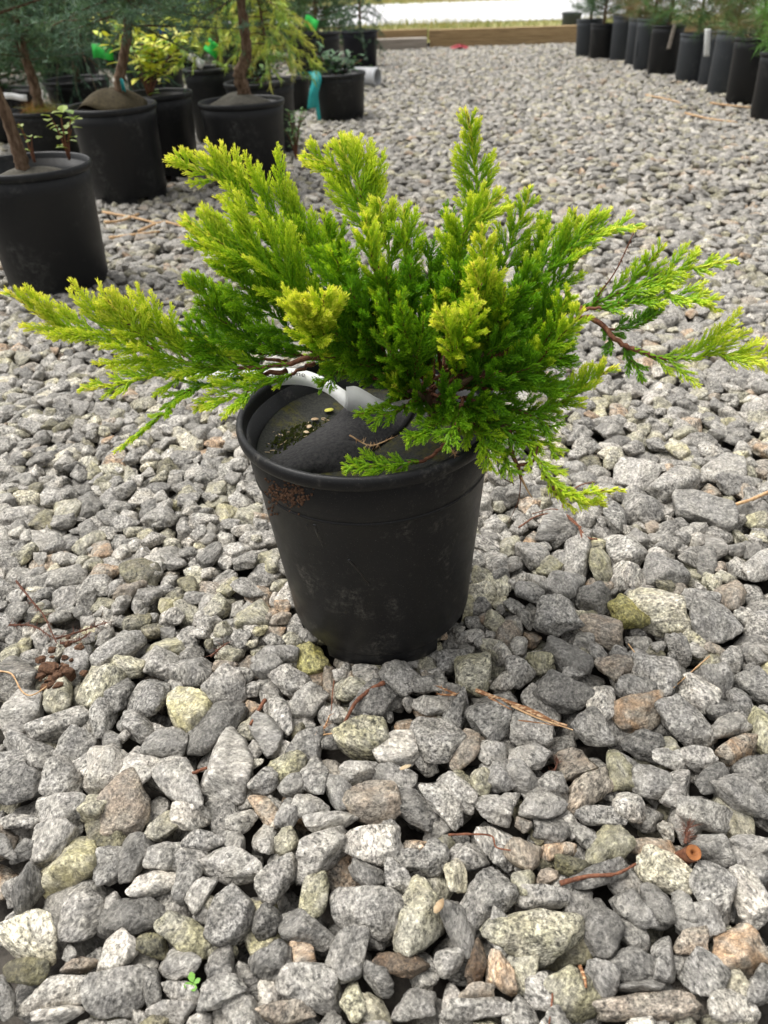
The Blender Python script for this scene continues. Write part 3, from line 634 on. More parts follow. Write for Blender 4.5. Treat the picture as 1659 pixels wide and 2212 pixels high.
# frame points with depth behind (+) or before (-) the pot's axis in cm; start of leafing, side-shoot length mm, colour at base and tip, one-sidedness up, number of shoots per cm
BR = [
 ([(880, 800, 0), (735, 766, -1), (560, 795, -2), (430, 788, -3), (330, 758, -4), (230, 722, -5), (130, 708, -6), (15, 628, -7)], .36, 46, .35, 1.0, .55, 1.25),
 ([(560, 795, -2), (430, 800, -3), (330, 812, -4), (255, 828, -5), (175, 843, -6)], .12, 24, .35, .92, .3, 1.0),
 ([(620, 800, -1), (500, 822, -3), (400, 848, -5), (340, 905, -7), (248, 975, -9)], .22, 15, .22, .80, .1, .9),
 ([(680, 785, -1), (600, 820, -3), (500, 858, -5), (420, 880, -6)], .25, 22, .3, .92, .3, 1.1),
 ([(330, 758, -4), (290, 710, -4), (230, 648, -4)], .1, 26, .55, 1.0, .2, 1.2),
 ([(400, 770, -3), (330, 700, -3), (262, 660, -3)], .1, 28, .5, .98, .2, 1.2),
 ([(700, 760, 1), (600, 740, 0), (510, 690, 0), (440, 640, -1), (390, 608, -2)], .15, 34, .18, .72, .5, 1.3),
 ([(640, 762, 2), (540, 760, 1), (460, 720, 0), (400, 690, 0)], .15, 26, .15, .62, .5, 1.2),
 ([(780, 730, 0), (690, 690, -2), (600, 600, -3), (500, 540, -4), (400, 476, -5)], .15, 52, .22, .95, .6, 1.45),
 ([(740, 720, 1), (620, 650, 0), (520, 580, -1), (405, 512, -2)], .2, 40, .2, .85, .5, 1.4),
 ([(820, 720, 3), (760, 620, 5), (650, 515, 6), (550, 440, 6), (460, 385, 6), (367, 333, 6)], .22, 46, .28, 1.0, .75, 1.45),
 ([(840, 690, 3), (810, 560, 6), (780, 450, 8), (735, 375, 9), (660, 330, 9)], .3, 36, .3, 1.0, .4, 1.35),
 ([(830, 650, 3), (800, 500, 5), (770, 390, 6), (735, 306, 7)], .35, 36, .35, .98, .3, 1.35),
 ([(860, 700, 2), (840, 560, 3), (815, 430, 4)], .3, 30, .3, .95, .3, 1.3),
 ([(880, 700, 1), (880, 570, 1), (872, 450, 2)], .35, 26, .25, .85, .2, 1.2),
 ([(900, 740, -2), (830, 640, -4), (800, 540, -5), (790, 470, -6)], .25, 28, .3, .92, .3, 1.3),
 ([(690, 770, -5), (672, 715, -8), (655, 650, -10)], .05, 34, .5, .96, .1, 2.0),
 ([(700, 770, -5), (700, 710, -8), (700, 630, -10)], .05, 32, .5, .96, .1, 2.0),
 ([(1000, 720, 3), (1045, 600, 6), (1035, 480, 8), (1025, 350, 9), (1008, 238, 9)], .42, 27, .22, 1.0, .1, 1.5),
 ([(960, 740, 0), (990, 600, 0), (1005, 500, 0), (1078, 424, 0)], .3, 34, .25, .97, .3, 1.4),
 ([(1010, 740, 3), (1070, 620, 5), (1110, 510, 6), (1145, 404, 7)], .3, 26, .15, .95, .2, 1.2),
 ([(980, 740, 4), (1000, 600, 6), (960, 440, 7)], .3, 20, .12, .5, .2, 1.1),
 ([(1020, 760, 2), (1130, 640, 3), (1225, 545, 3), (1290, 502, 3), (1388, 490, 3)], .25, 30, .12, .97, .4, 1.15),
 ([(1060, 740, 4), (1130, 600, 6), (1180, 520, 7), (1165, 470, 8)], .25, 28, .1, .8, .3, 1.2),
 ([(1080, 760, 3), (1180, 640, 5), (1240, 560, 6), (1242, 455, 7)], .25, 28, .1, .9, .3, 1.1),
 ([(1040, 800, 0), (1200, 690, -1), (1290, 655, -2), (1400, 606, -3), (1490, 580, -3), (1585, 561, -4)], .45, 20, .25, .92, .35, .95),
 ([(1330, 640, -2), (1385, 590, -2), (1437, 530, -3)], .2, 10, .35, .85, .2, .9),
 ([(1240, 670, -2), (1330, 660, -3), (1430, 640, -4), (1490, 648, -5), (1552, 668, -6)], .2, 20, .25, .95, .35, 1.0),
 ([(1060, 800, 0), (1250, 690, -2), (1345, 742, -4), (1425, 772, -5), (1540, 770, -6), (1690, 766, -7)], .62, 30, .45, 1.0, .35, 1.25),
 ([(1345, 742, -4), (1360, 770, -4), (1388, 818, -5)], .1, 9, .2, .42, -.3, .9),
 ([(1300, 700, -3), (1318, 730, -3), (1322, 762, -4)], .1, 9, .12, .3, -.3, .9),
 ([(1310, 715, -3), (1370, 705, -3), (1430, 672, -3)], .15, 16, .1, .45, .2, 1.0),
 ([(1000, 860, -2), (1120, 890, -5), (1210, 870, -7), (1270, 830, -8), (1333, 788, -9)], .35, 24, .3, .97, .45, 1.2),
 ([(1000, 880, -3), (1110, 925, -8), (1165, 1000, -11), (1215, 1062, -13), (1270, 1065, -14), (1347, 1058, -15)], .35, 13, .5, .85, .2, .75),
 ([(1165, 1000, -11), (1195, 1060, -12), (1240, 1098, -13)], .1, 8, .6, .85, .0, .8),
 ([(1195, 1050, -12), (1250, 1080, -13), (1305, 1088, -14)], .1, 8, .6, .85, .0, .8),
 ([(1020, 880, -4), (1120, 925, -7), (1215, 980, -10)], .25, 18, .35, .7, .1, 1.1),
 ([(980, 890, -5), (1040, 950, -9), (1060, 1012, -11)], .2, 16, .35, .75, -.1, 1.2),
 ([(1010, 900, -6), (1080, 970, -9), (1105, 1032, -11)], .25, 12, .3, .62, -.2, 1.1),
 ([(880, 860, -4), (880, 740, -8), (860, 636, -10)], .15, 24, .2, .60, .1, 1.0),
 ([(885, 850, -4), (905, 760, -8), (915, 680, -9)], .2, 18, .2, .5, .1, 1.0),
 ([(990, 820, -4), (975, 740, -9), (940, 668, -11)], .12, 26, .4, .98, .2, 1.5),
 ([(995, 800, -4), (1005, 720, -9), (1026, 638, -11)], .12, 22, .35, .95, .2, 1.3),
 ([(1060, 780, -3), (1045, 670, -6), (1022, 570, -8)], .12, 26, .4, .98, .2, 1.5),
 ([(1060, 760, -3), (1050, 620, -6), (1042, 488, -7)], .25, 20, .4, .97, .2, 1.3),
 ([(1080, 780, -3), (1080, 690, -6), (1090, 620, -8)], .15, 22, .2, .75, .2, 1.2),
 ([(1150, 790, -3), (1200, 700, -5), (1228, 628, -6)], .25, 18, .2, .9, .2, 1.2),
 ([(1130, 820, -4), (1200, 740, -7), (1263, 668, -8)], .25, 18, .25, .92, .2, 1.2),
 ([(1010, 905, -6), (930, 985, -9), (860, 1003, -10), (742, 1010, -10)], .55, 13, .35, .65, .3, 1.4),
 ([(905, 850, -3), (840, 870, -6), (768, 900, -7)], .3, 12, .35, .55, .0, 1.0),
 ([(905, 855, -4), (860, 885, -7), (795, 910, -8)], .35, 12, .35, .55, .0, 1.0),
 ([(760, 785, -2), (710, 815, -4), (690, 835, -5)], .3, 9, .3, .5, -.2, 1.0),
 ([(860, 790, -3), (780, 790, -6), (735, 785, -8)], .2, 18, .25, .5, .1, 1.2),
 ([(880, 800, -5), (850, 770, -9), (830, 720, -10)], .2, 20, .25, .55, .1, 1.2),
 ([(980, 880, -6), (940, 920, -10), (880, 950, -12)], .3, 16, .3, .55, .1, 1.2),
 ([(1000, 860, -7), (980, 920, -11), (960, 950, -12)], .25, 16, .3, .5, .1, 1.2),
 ([(740, 770, -1), (640, 720, -2), (560, 650, -3), (470, 570, -4)], .2, 34, .12, .62, .5, 1.3),
 ([(700, 775, 0), (600, 760, -1), (520, 720, -1), (425, 655, -2)], .2, 30, .12, .55, .5, 1.3),
 ([(760, 760, 1), (680, 660, 0), (620, 590, 0), (560, 480, 0)], .25, 34, .15, .8, .4, 1.3),
 ([(800, 740, 2), (720, 640, 3), (680, 560, 4), (620, 480, 5)], .25, 34, .15, .7, .4, 1.3),
 ([(820, 720, 0), (760, 620, -1), (720, 540, -2), (700, 470, -2)], .25, 30, .12, .7, .4, 1.3),
 ([(860, 720, -2), (780, 660, -5), (740, 600, -6), (715, 540, -7)], .25, 28, .12, .65, .4, 1.3),
 ([(620, 780, 0), (520, 770, -1), (430, 730, -2), (395, 700, -2)], .2, 22, .12, .5, .5, 1.2),
 ([(930, 700, 3), (930, 600, 4), (920, 520, 5)], .25, 30, .08, .5, .2, 1.2),
 ([(1040, 760, 1), (1110, 660, 0), (1160, 590, -1)], .25, 32, .08, .5, .3, 1.3),
 ([(1080, 780, 0), (1170, 700, -2), (1230, 640, -3)], .25, 30, .08, .45, .3, 1.3),
 ([(1060, 810, -2), (1160, 780, -4), (1235, 770, -6)], .25, 26, .1, .45, .3, 1.3),
 ([(1060, 840, -3), (1150, 840, -6), (1225, 850, -8)], .25, 26, .12, .5, .3, 1.3),
 ([(1040, 870, -4), (1130, 890, -7), (1200, 930, -9)], .25, 24, .15, .55, .2, 1.3),
 ([(1000, 880, -5), (1070, 920, -8), (1130, 960, -10)], .25, 22, .15, .5, .1, 1.3),
]
def make_branch(spec):
    pts_, t0, sl, c0, c1, up, dens = spec
    P = catmull([at_y(x, y, POT_Y + d / 100.0) for x, y, d in pts_], 10)
    P[1:] += RNG.normal(0, .0008, P[1:].shape)
    seg = np.linalg.norm(np.diff(P, axis=0), axis=1); s = np.r_[0, np.cumsum(seg)]; L = s[-1]
    sp = Spray(); rw = np.interp(s / L, [0, max(t0 - .05, .01), t0 + .08, 1], [.0012 + .008 * min(L, .35), .0010 + .004 * min(L, .35), .0009, .0005]); V, Fc = tube(P, rw, 6); sp.wood.add(V, Fc)
    plane = VIEW + RNG.normal(0, .28, 3) + np.array([0, 0, .25]); plane /= np.linalg.norm(plane)
    pos = t0 * L; side = 1
    def at(d): return np.array([np.interp(d, s, P[:, k]) for k in range(3)])
    def tan(d):
        v = at(min(d + .004, L)) - at(max(d - .004, 0)); return v / (np.linalg.norm(v) + 1e-9)
    while pos < L - .004:
        t = pos / L; u = (pos - t0 * L) / (L - t0 * L); T = tan(pos); side = -side
        lat = np.cross(plane, T); lat /= np.linalg.norm(lat)
        if lat[2] < 0: lat = -lat
        sg = side if RNG.random() > max(0, up) * .75 else 1
        ln = sl * 1.32 / 1000 * (.45 + .75 * min(1, u * 3)) * (1 - u ** 1.6) ** .9 * RNG.uniform(.65, 1.2) + .008
        ln = min(ln, (L - pos) * .9 + .008)
        d = T * .92 + lat * sg * .56 + np.array([0, 0, .22 * up]) + RNG.normal(0, .10, 3)
        cb = c0 + (c1 - c0) * .42 * u; ct = c0 + (c1 - c0) * (.72 + .28 * u) * RNG.uniform(.85, 1.05)
        sp.shoot(at(pos), d, ln, cb, ct, .25 + .25 * up, 1.0, 1 if ln > .014 else 0, plane)
        pos += .0080 / dens * RNG.uniform(.7, 1.3)
    # leaves along the axis itself
    d = t0 * L * .85
    while d < L:
        u = (d - t0 * L) / (L - t0 * L); sp.P.append(at(d)); sp.T.append(tan(d)); sp.S.append(1.25 - .3 * max(u, 0) ** 4); sp.C.append(c0 + (c1 - c0) * max(0, u) ** 1.2); d += .0021
    return sp.build(juniper)
for b in BR: make_branch(b)
# the dense green heart of the shrub
poly = [(620, 740), (700, 600), (860, 560), (1000, 540), (1140, 590), (1220, 660), (1215, 780), (1190, 880), (1080, 945), (960, 935), (880, 870), (760, 790)]
def inside(x, y):
    c = False; j = len(poly) - 1
    for i in range(len(poly)):
        if (poly[i][1] > y) != (poly[j][1] > y) and x < (poly[j][0] - poly[i][0]) * (y - poly[i][1]) / (poly[j][1] - poly[i][1]) + poly[i][0]: c = not c
        j = i
    return c
cnt = 0
while cnt < 92:
    x, y = random.uniform(620, 1230), random.uniform(540, 950)
    if not inside(x, y): continue
    bx = 930 + (x - 930) * .25 + random.uniform(-30, 30); by = 850 + (y - 850) * .15
    dz = random.uniform(-9, 7) if y < 800 else random.uniform(-11, 2)
    up = y < 880
    make_branch(([(bx, by, dz * .25), ((bx + x) / 2 + random.uniform(-15, 15), (by + y) / 2 + 10, dz * .7), (x, y, dz)], .38, random.uniform(20, 34), random.uniform(.02, .18), random.uniform(.32, .62) if random.random() < .8 else .85, .3 if up else .05, 1.25))
    cnt += 1
# woody stems at the foot of the plant
for k, (pts_, r) in enumerate([([(935, 900, 1), (925, 860, 0), (900, 830, -1), (830, 790, -1), (735, 766, -1)], .0042), ([(940, 905, 1), (950, 860, -2), (1000, 815, -3), (1060, 790, -1)], .0045),
                          ([(935, 900, 2), (930, 820, 3), (900, 740, 3), (850, 680, 3)], .0038), ([(945, 905, 1), (985, 840, -5), (1040, 800, -6), (1040, 760, -5)], .003),
                          ([(945, 905, 2), (980, 830, 4), (1020, 740, 5), (1050, 620, 6)], .004), ([(945, 905, 0), (905, 850, -6), (880, 845, -6)], .003),
                          ([(945, 908, -1), (1020, 905, -5), (1090, 925, -8)], .0038)]):
    P = catmull([at_y(x, y, POT_Y + d / 100.0) for x, y, d in pts_], 8); V, Fc = tube(P, np.linspace(r, r * .6, len(P)), 8, True, .12, k); obj('stem', V, Fc, M['bark'], juniper)
# bare dead bits that hang on the plant
def dead_twig(pts_, r0, r1, mat, name='dead_twig', needles=0, nl=.006):
    P = catmull([at_y(x, y, POT_Y + d / 100.0) for x, y, d in pts_], 6); V, Fc = tube(P, np.linspace(r0, r1, len(P)), 6, True, .15, 5); mb = MB(); mb.add(V, Fc)
    for i in range(needles):
        q = P[random.randrange(len(P))]; d = np.array([random.gauss(0, 1) for _ in range(3)]); d /= np.linalg.norm(d); w = np.cross(d, [.3, .5, .8]) * .0006
        mb.add([q - w, q + w, q + d * nl * random.uniform(.6, 1.2)], [(0, 1, 2)])
    return mb.obj(name, mat, juniper)
dead_twig([(1100, 925, -8), (1105, 975, -9), (1120, 1010, -10), (1125, 1035, -10)], .0022, .0012, M['twig'])
dead_twig([(1120, 1005, -10), (1150, 998, -10), (1162, 965, -10)], .0018, .0008, M['twig'])
dead_twig([(1125, 1035, -10), (1120, 1080, -10), (1098, 1130, -10)], .0006, .0002, M['twig'])
dead_twig([(1125, 1030, -10), (1140, 1060, -10), (1150, 1076, -10)], .0013, .0004, M['straw'])
dead_twig([(1290, 640, -2), (1330, 585, -2), (1368, 505, -2)], .0008, .0004, M['twig'], needles=40)
dead_twig([(1085, 945, -8), (1075, 1000, -9), (1085, 1030, -9), (1110, 1045, -9)], .0006, .0004, M['deadred'], needles=60, nl=.004)
dead_twig([(755, 940, -9), (800, 962, -9), (850, 945, -9)], .0007, .0004, M['straw'], needles=50, nl=.007)
dead_twig([(940, 930, -8), (970, 965, -10), (985, 985, -10)], .0007, .0004, M['straw'], needles=70, nl=.006)
print('LEAVES', NLEAF)

# white plant tag looped round the stem
tag = empty('plant_tag', (0, 0, 0), 'white strip plant label with black lettering lying along the pot rim behind the juniper', 'plant label')
top_ = catmull([at_y(x, y, Y) for x, y, Y in [(392, 806, .705), (470, 801, .715), (560, 797, .725), (640, 796, .730), (700, 815, .722), (752, 848, .700)]], 8)
bot_ = catmull([at_y(x, y, Y) for x, y, Y in [(405, 836, .698), (470, 838, .706), (560, 837, .716), (640, 831, .722), (700, 846, .712), (749, 884, .690)]], 8)
nT = len(top_); V = list(bot_) + list(top_); o = obj('strip', V, [(i, i + 1, nT + i + 1, nT + i) for i in range(nT - 1)], M['white'], tag)
o.modifiers.new('thick', 'SOLIDIFY').thickness = .0006
clip = [(748, 836, .69), (772, 836, .685), (815, 860, .672), (858, 878, .666)]; clipb = [(749, 886, .69), (770, 892, .683), (806, 890, .67), (850, 905, .664)]
ct = catmull([at_y(*q) for q in clip], 6); cb = catmull([at_y(*q) for q in clipb], 6); nT2 = len(ct)
o = obj('clasp', list(cb) + list(ct), [(i, i + 1, nT2 + i + 1, nT2 + i) for i in range(nT2 - 1)], M['white'], tag); o.modifiers.new('thick', 'SOLIDIFY').thickness = .0006
def text_mesh(body_):
    cu = bpy.data.curves.new('txt', 'FONT'); cu.body = body_; cu.size = 1.0; t = bpy.data.objects.new('txt', cu); COL.objects.link(t)
    dg = bpy.context.evaluated_depsgraph_get(); dg.update(); me = bpy.data.meshes.new_from_object(t.evaluated_get(dg))
    V = np.array([tuple(v.co) for v in me.vertices]); Fc = [tuple(p.vertices) for p in me.polygons]
    bpy.data.objects.remove(t); bpy.data.curves.remove(cu); bpy.data.meshes.remove(me); return V, Fc
def strip_text(txt, u0, u1, v0, v1):
    V, Fc = text_mesh(txt); lo, hi = V.min(0), V.max(0); U = u0 + (V[:, 0] - lo[0]) / (hi[0] - lo[0]) * (u1 - u0); W = v0 + V[:, 1] * (v1 - v0)
    out = []
    for u, w in zip(U, W):
        k = u * (nT - 1); b = np.array([np.interp(k, np.arange(nT), bot_[:, c]) for c in range(3)]); t = np.array([np.interp(k, np.arange(nT), top_[:, c]) for c in range(3)])
        out.append(b + (t - b) * w + VIEW * .0012)
    obj('lettering', out, Fc, M['ink'], tag, False)
strip_text('Juniperus hor. Lime', .14, .66, .54, .98)
strip_text('e', .40, .42, .18, .55)

# ------------------------------------------------------------------ beyond the gravel: timbers, grass
def timber(x0, x1, y0, z0, w, h, mat, label, rz):
    V, Fc = box(0, x1 - x0, 0, w, 0, h, .006); o = obj('timber_beam', V, Fc, mat, None, False); o.location = (x0, y0, z0); o.rotation_euler = (0, 0, rz)
    return setp(o, label, 'timber', 'timber edging of the gravel', 'thing')
ty = at_z(1238, 96, 0)[1]
timber(.61, 4.6, 8.78, -.03, .10, .095, M['timber'], 'long brown timber beam lying on the gravel, lower of the two stacked', -.012)
timber(.60, 4.62, 8.785, .067, .10, .085, M['timber'], 'long brown timber beam stacked on the lower one before the grass', -.012)
timber(-3.5, .585, 8.80, -.03, .10, .19, M['timber'], 'dark brown timber edging running left behind the pots', .0)
timber(-.9, .57, 8.62, -.03, .15, .125, M['timberp'], 'shorter pale-topped timber beam in front of the left edging', .0)
def blades(n, x0, x1, y0, y1, hmin, hmax, z, seed, cols, wid=.006):
    r = np.random.default_rng(seed); x = r.uniform(x0, x1, n); y = r.uniform(y0, y1, n); h = r.uniform(hmin, hmax, n) * (.4 + .6 * (np.sin(x * 2.1) * .5 + .5)); a = r.uniform(0, 6.28, n)
    b = np.stack([x, y, np.full(n, z)], 1); u = np.stack([np.cos(a), np.sin(a), 0 * a], 1) * wid; lean = np.stack([r.normal(0, .35, n) * h, r.normal(0, .35, n) * h, h], 1)
    V = np.stack([b - u, b + u, b + lean], 1).reshape(-1, 3); c = np.array(cols)[r.integers(0, len(cols), n)]
    return V, np.arange(3 * n).reshape(-1, 3), np.repeat(c, 3, 0)
V, Fc, c = blades(15000, -4, 6, 8.95, 12.4, .02, .12, .035, 3, [(.33, .31, .11), (.24, .27, .08), (.42, .37, .18), (.15, .2, .05)])
setp(obj('grass', V, Fc, M['needle'], None, False, c), 'strip of short yellowish grass between the timber and the white road', 'grass', None, 'stuff')
V, Fc, c = blades(9000, -6, 10, 20.4, 27, .04, .2, .035, 4, [(.33, .31, .11), (.24, .27, .08), (.36, .32, .15)], .012)
setp(obj('grass', V, Fc, M['needle'], None, False, c), 'far yellowish grass verge beyond the white road', 'grass', None, 'stuff')
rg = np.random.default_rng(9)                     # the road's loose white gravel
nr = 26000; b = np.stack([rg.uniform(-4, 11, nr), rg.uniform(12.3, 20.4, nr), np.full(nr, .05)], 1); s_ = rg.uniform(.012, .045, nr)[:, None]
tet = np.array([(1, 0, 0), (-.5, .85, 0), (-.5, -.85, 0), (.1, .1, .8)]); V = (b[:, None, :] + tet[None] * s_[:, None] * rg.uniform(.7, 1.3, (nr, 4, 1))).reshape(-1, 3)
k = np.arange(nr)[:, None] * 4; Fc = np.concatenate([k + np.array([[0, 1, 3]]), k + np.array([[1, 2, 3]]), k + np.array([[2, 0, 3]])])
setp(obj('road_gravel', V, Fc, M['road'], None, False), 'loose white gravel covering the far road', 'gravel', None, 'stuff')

# ------------------------------------------------------------------ nursery pots
def nursery_pot(key, mat, label, group, soil=.03, tilt=0.0, style=0):
    q = POTS[key]; rt, rb, h = q['rt'], q['rb'], q['h']; e = empty('nursery_pot', (q['x'], q['y'], -.008), label, 'plant pot', group)
    e.rotation_euler = (random.gauss(0, .012), random.gauss(0, .012), random.uniform(0, 6.28))
    t = h + .008
    b1 = [(rb * .985, .022), (rb + .002, .026), (rt * .93, t * .80), (rt * .945, t * .82), (rt * .955, t - .016), (rt * .93, t - .014), (rt * .905, t * .80), (rb * .93, .03), (0, .028)]
    V, Fc = lathe(b1, 56, wob=.008, seed=sum(map(ord, key)) % 99); obj('body', V, Fc, mat, e)
    V, Fc = lathe([(rt * .945, t - .018), (rt * .985, t - .017), (rt, t - .010), (rt * .995, t - .003), (rt * .975, t), (rt * .955, t - .003), (rt * .935, t - .018)], 56, wob=.008, seed=sum(map(ord, key)) % 99); obj('rim', V, Fc, mat, e)
    V, Fc = lathe([(rb * .94, 0), (rb * .975, .001), (rb * .985, .024), (rb * .95, .024), (rb * .94, 0)], 60, skip=lambda a, j: (math.degrees(a) % 72) < 17); obj('foot_ring', V, Fc, mat, e, False)
    V, Fc = lathe([(rt * .925, t - soil), (rt * .6, t - soil + .006), (rt * .3, t - soil + .010), (0, t - soil + .011)], 24); obj('soil', V, Fc, M['soil'], e)
    return e, (q['x'], q['y'], -.008 + t - soil + .01), q
def needles(tw, n_per, nl, w, cols, spread=.75, droop=0.0, seed=0, fwd=.6):
    """tw: twigs (m,2,3) -> leaf triangles"""
    r = np.random.default_rng(seed); tw = np.asarray(tw); m = len(tw); n = m * n_per
    a = np.repeat(tw[:, 0], n_per, 0); b = np.repeat(tw[:, 1], n_per, 0); t = r.random((n, 1)); p = a + (b - a) * t
    ax = (b - a) / (np.linalg.norm(b - a, axis=1)[:, None] + 1e-9); d = ax * fwd + r.normal(0, spread, (n, 3)) + np.array([0, 0, -droop]); d /= np.linalg.norm(d, axis=1)[:, None]
    u = np.cross(d, r.normal(size=(n, 3))); u /= np.linalg.norm(u, axis=1)[:, None] + 1e-9; L = nl * r.uniform(.7, 1.2, (n, 1))
    V = np.stack([p - u * w, p + u * w, p + d * L], 1).reshape(-1, 3); c = np.array(cols)[np.repeat(r.integers(0, len(cols), m), n_per)] * r.uniform(.7, 1.3, (n, 1))
    return V, np.arange(3 * n).reshape(-1, 3), np.repeat(c, 3, 0)
COLS = {'blue': [(.10, .19, .12), (.09, .175, .10), (.15, .25, .17), (.09, .16, .07)], 'dark': [(.045, .11, .045), (.07, .15, .06), (.06, .12, .06), (.10, .18, .06)],
        'weep': [(.05, .12, .075), (.07, .15, .09), (.04, .10, .055)], 'gold': [(.56, .62, .10), (.42, .56, .10), (.62, .62, .14), (.24, .40, .08)],
        'pine': [(.085, .19, .055), (.12, .24, .07), (.07, .15, .045), (.19, .16, .07)], 'rust': [(.24, .16, .08), (.17, .17, .07), (.11, .18, .06)], 'bright': [(.18, .36, .07), (.13, .29, .06)]}
def conifer(name, base, trunk, r0, crown, cols, label, group, nb=34, rad=.24, nl=.018, nper=26, droop=0.0, seed=0, w=.0009, subs=7, pitch=.15, spread=.75, sag=0.0, lean_cols=None, cat='tree'):
    r = np.random.default_rng(seed); e = empty(name, base, label, cat, group); B = np.array(base)
    P = catmull(np.array(trunk), 8) - B; V, Fc = tube(P, np.linspace(r0, r0 * .45, len(P)) * (1 + .08 * r.normal(size=len(P))), 10, True, .10, seed); obj('trunk', V, Fc, M['bark'], e)
    z0, z1 = crown; tw = []; wood = MB()
    for k in range(nb):
        f = (k + r.random()) / nb; z = z0 + (z1 - z0) * f; i = np.interp(z, P[:, 2] + B[2], np.arange(len(P))); c = np.array([np.interp(i, np.arange(len(P)), P[:, q]) for q in range(3)])
        a = k * 2.4 + r.normal(0, .3); R = rad * (1.05 - .55 * f) * r.uniform(.65, 1.15); d = np.array([math.cos(a), math.sin(a), pitch + r.normal(0, .12)])
        pts_ = [c + d * R * t + np.array([0, 0, -sag * (t * R / rad) ** 2 * rad]) for t in np.linspace(0, 1, 6)]
        V, Fc = tube(pts_, np.linspace(.0035, .001, 6), 4, False); wood.add(V, Fc)
        for j in range(1, 6): tw.append((pts_[j - 1], pts_[j]))
        for j in range(subs):
            t = r.uniform(.2, 1); q = c + d * R * t + np.array([0, 0, -sag * (t * R / rad) ** 2 * rad]); dd = d * .6 + r.normal(0, .55, 3) + np.array([0, 0, -sag * 1.3]); dd /= np.linalg.norm(dd)
            tw.append((q, q + dd * R * r.uniform(.2, .45)))
    wood.obj('branches', M['bark'], e, False)['kind'] = 'stuff'
    V, Fc, c = needles(tw, nper, nl, w, COLS[cols], spread, droop, seed); obj('foliage', V, Fc, M['needle'], e, False, c, 'stuff'); return e
def leafy(name, base, h, rad, n, ll, lw, cols, label, group, seed=0, stems=5, cat='shrub'):
    r = np.random.default_rng(seed); e = empty(name, base, label, cat, group); st = MB(); tips = []
    for k in range(stems):
        a = r.uniform(0, 6.28); q = np.array([math.cos(a) * rad * r.uniform(.3, 1), math.sin(a) * rad * r.uniform(.3, 1), h * r.uniform(.6, 1)]); P = catmull([(0, 0, 0), q * [.4, .4, .6], q], 4)
        V, Fc = tube(P, np.linspace(.003, .0012, len(P)), 5); st.add(V, Fc); tips.append(P)
    st.obj('stems', M['twig'], e)['kind'] = 'stuff'
    Vs = []; Fs = []; Cs = []; nv = 0
    for k in range(n):
        P = tips[k % stems]; i = r.integers(len(P) // 3, len(P)); q = P[i] + r.normal(0, rad * .16, 3); a = r.uniform(0, 6.28)
        d = np.array([math.cos(a), math.sin(a), r.uniform(-.2, .7)]); d /= np.linalg.norm(d); s = np.cross(d, [0, 0, 1]); s /= np.linalg.norm(s); nn = np.cross(s, d); L = ll * r.uniform(.6, 1.15); W = lw * r.uniform(.7, 1.1)
        Vs += [q, q + d * L * .35 + s * W - nn * W * -.25, q + d * L * .45, q + d * L * .35 - s * W + nn * W * .25, q + d * L * .75 + s * W * .7, q + d * L * .75 - s * W * .7, q + d * L - nn * L * .12]
        Fs += [(nv, nv + 1, nv + 2), (nv, nv + 2, nv + 3), (nv + 1, nv + 4, nv + 2), (nv + 2, nv + 5, nv + 3), (nv + 2, nv + 4, nv + 6), (nv + 2, nv + 6, nv + 5)]; nv += 7
        Cs.append(np.repeat(np.array([cols[r.integers(len(cols))]]) * r.uniform(.75, 1.25), 7, 0))
    obj('leaves', Vs, Fs, M['needle'], e, False, np.concatenate(Cs), 'stuff'); return e
def dome(key, z, r, hgt, mat, label, seed=0, slit=True):
    """fibre disc bulging over the soil"""
    q = POTS[key]; e = empty('mulch_disc', (q['x'], q['y'], z), label, 'weed mat', 'fibre discs on the potted trees'); rr = random.Random(seed); V = []; n = 40; ph = rr.uniform(0, 6)
    for i in range(9):
        for k in range(n):
            a = 2 * math.pi * k / n; t = i / 8; V.append((r * t * math.cos(a), r * t * math.sin(a), hgt * (1 - t ** 2) + .012 * t * math.sin(2 * a + ph) + .006 * t * math.sin(5 * a + ph)))
    Fc = [(i * n + k, i * n + (k + 1) % n, (i + 1) * n + (k + 1) % n, (i + 1) * n + k) for i in range(8) for k in range(n)]
    o = obj('felt', V, Fc, mat, e); o.modifiers.new('thick', 'SOLIDIFY').thickness = .004; return e
GL = 'potted trees and shrubs on the left'; GPL = 'black pots in the left block'; GPR = 'black pots in the right row'; GR = 'potted pines in the right row'
PZ = {}
for k, lab in {'A': 'nearest black pot at the left edge, cut off by the frame', 'B': 'dusty black pot topped by a brown domed disc', 'C': 'dusty black pot with grey felt disc and thick tree trunk',
               'D': 'plain black pot standing between the brown-domed pot and the grey-felt pot', 'E': 'black pot with a white label behind the grey-felt pot', 'F': 'black pot just behind the thick trunk, holding the golden weeping shrub',
               'G': 'short black pot with the teal ribbon over its rim', 'G2': 'small black pot half hidden left of the teal ribbon', 'H': 'large black pot behind the glossy-leaved plant', 'I': 'navy black pot farthest along the left block beside the white pipe',
               'J': 'black pot with orange pine straw on its soil', 'L': 'wide black pot behind the pine-straw pot', 'N': 'black pot at the left edge behind the pine-straw pot', 'Q': 'black pot deep in the left block under the yellow leaves',
               'S': 'black pot far back behind the golden weeping shrub', 'T': 'black pot far back at the left beneath dark branches', 'U': 'black pot in the farthest left row, middle', 'V': 'black pot in the farthest left row, leftmost'}.items():
    e, PZ[k], _ = nursery_pot(k, M['potn'] if k == 'I' else M['potb'], lab, GPL, .05 if k in 'AFG' else .03)
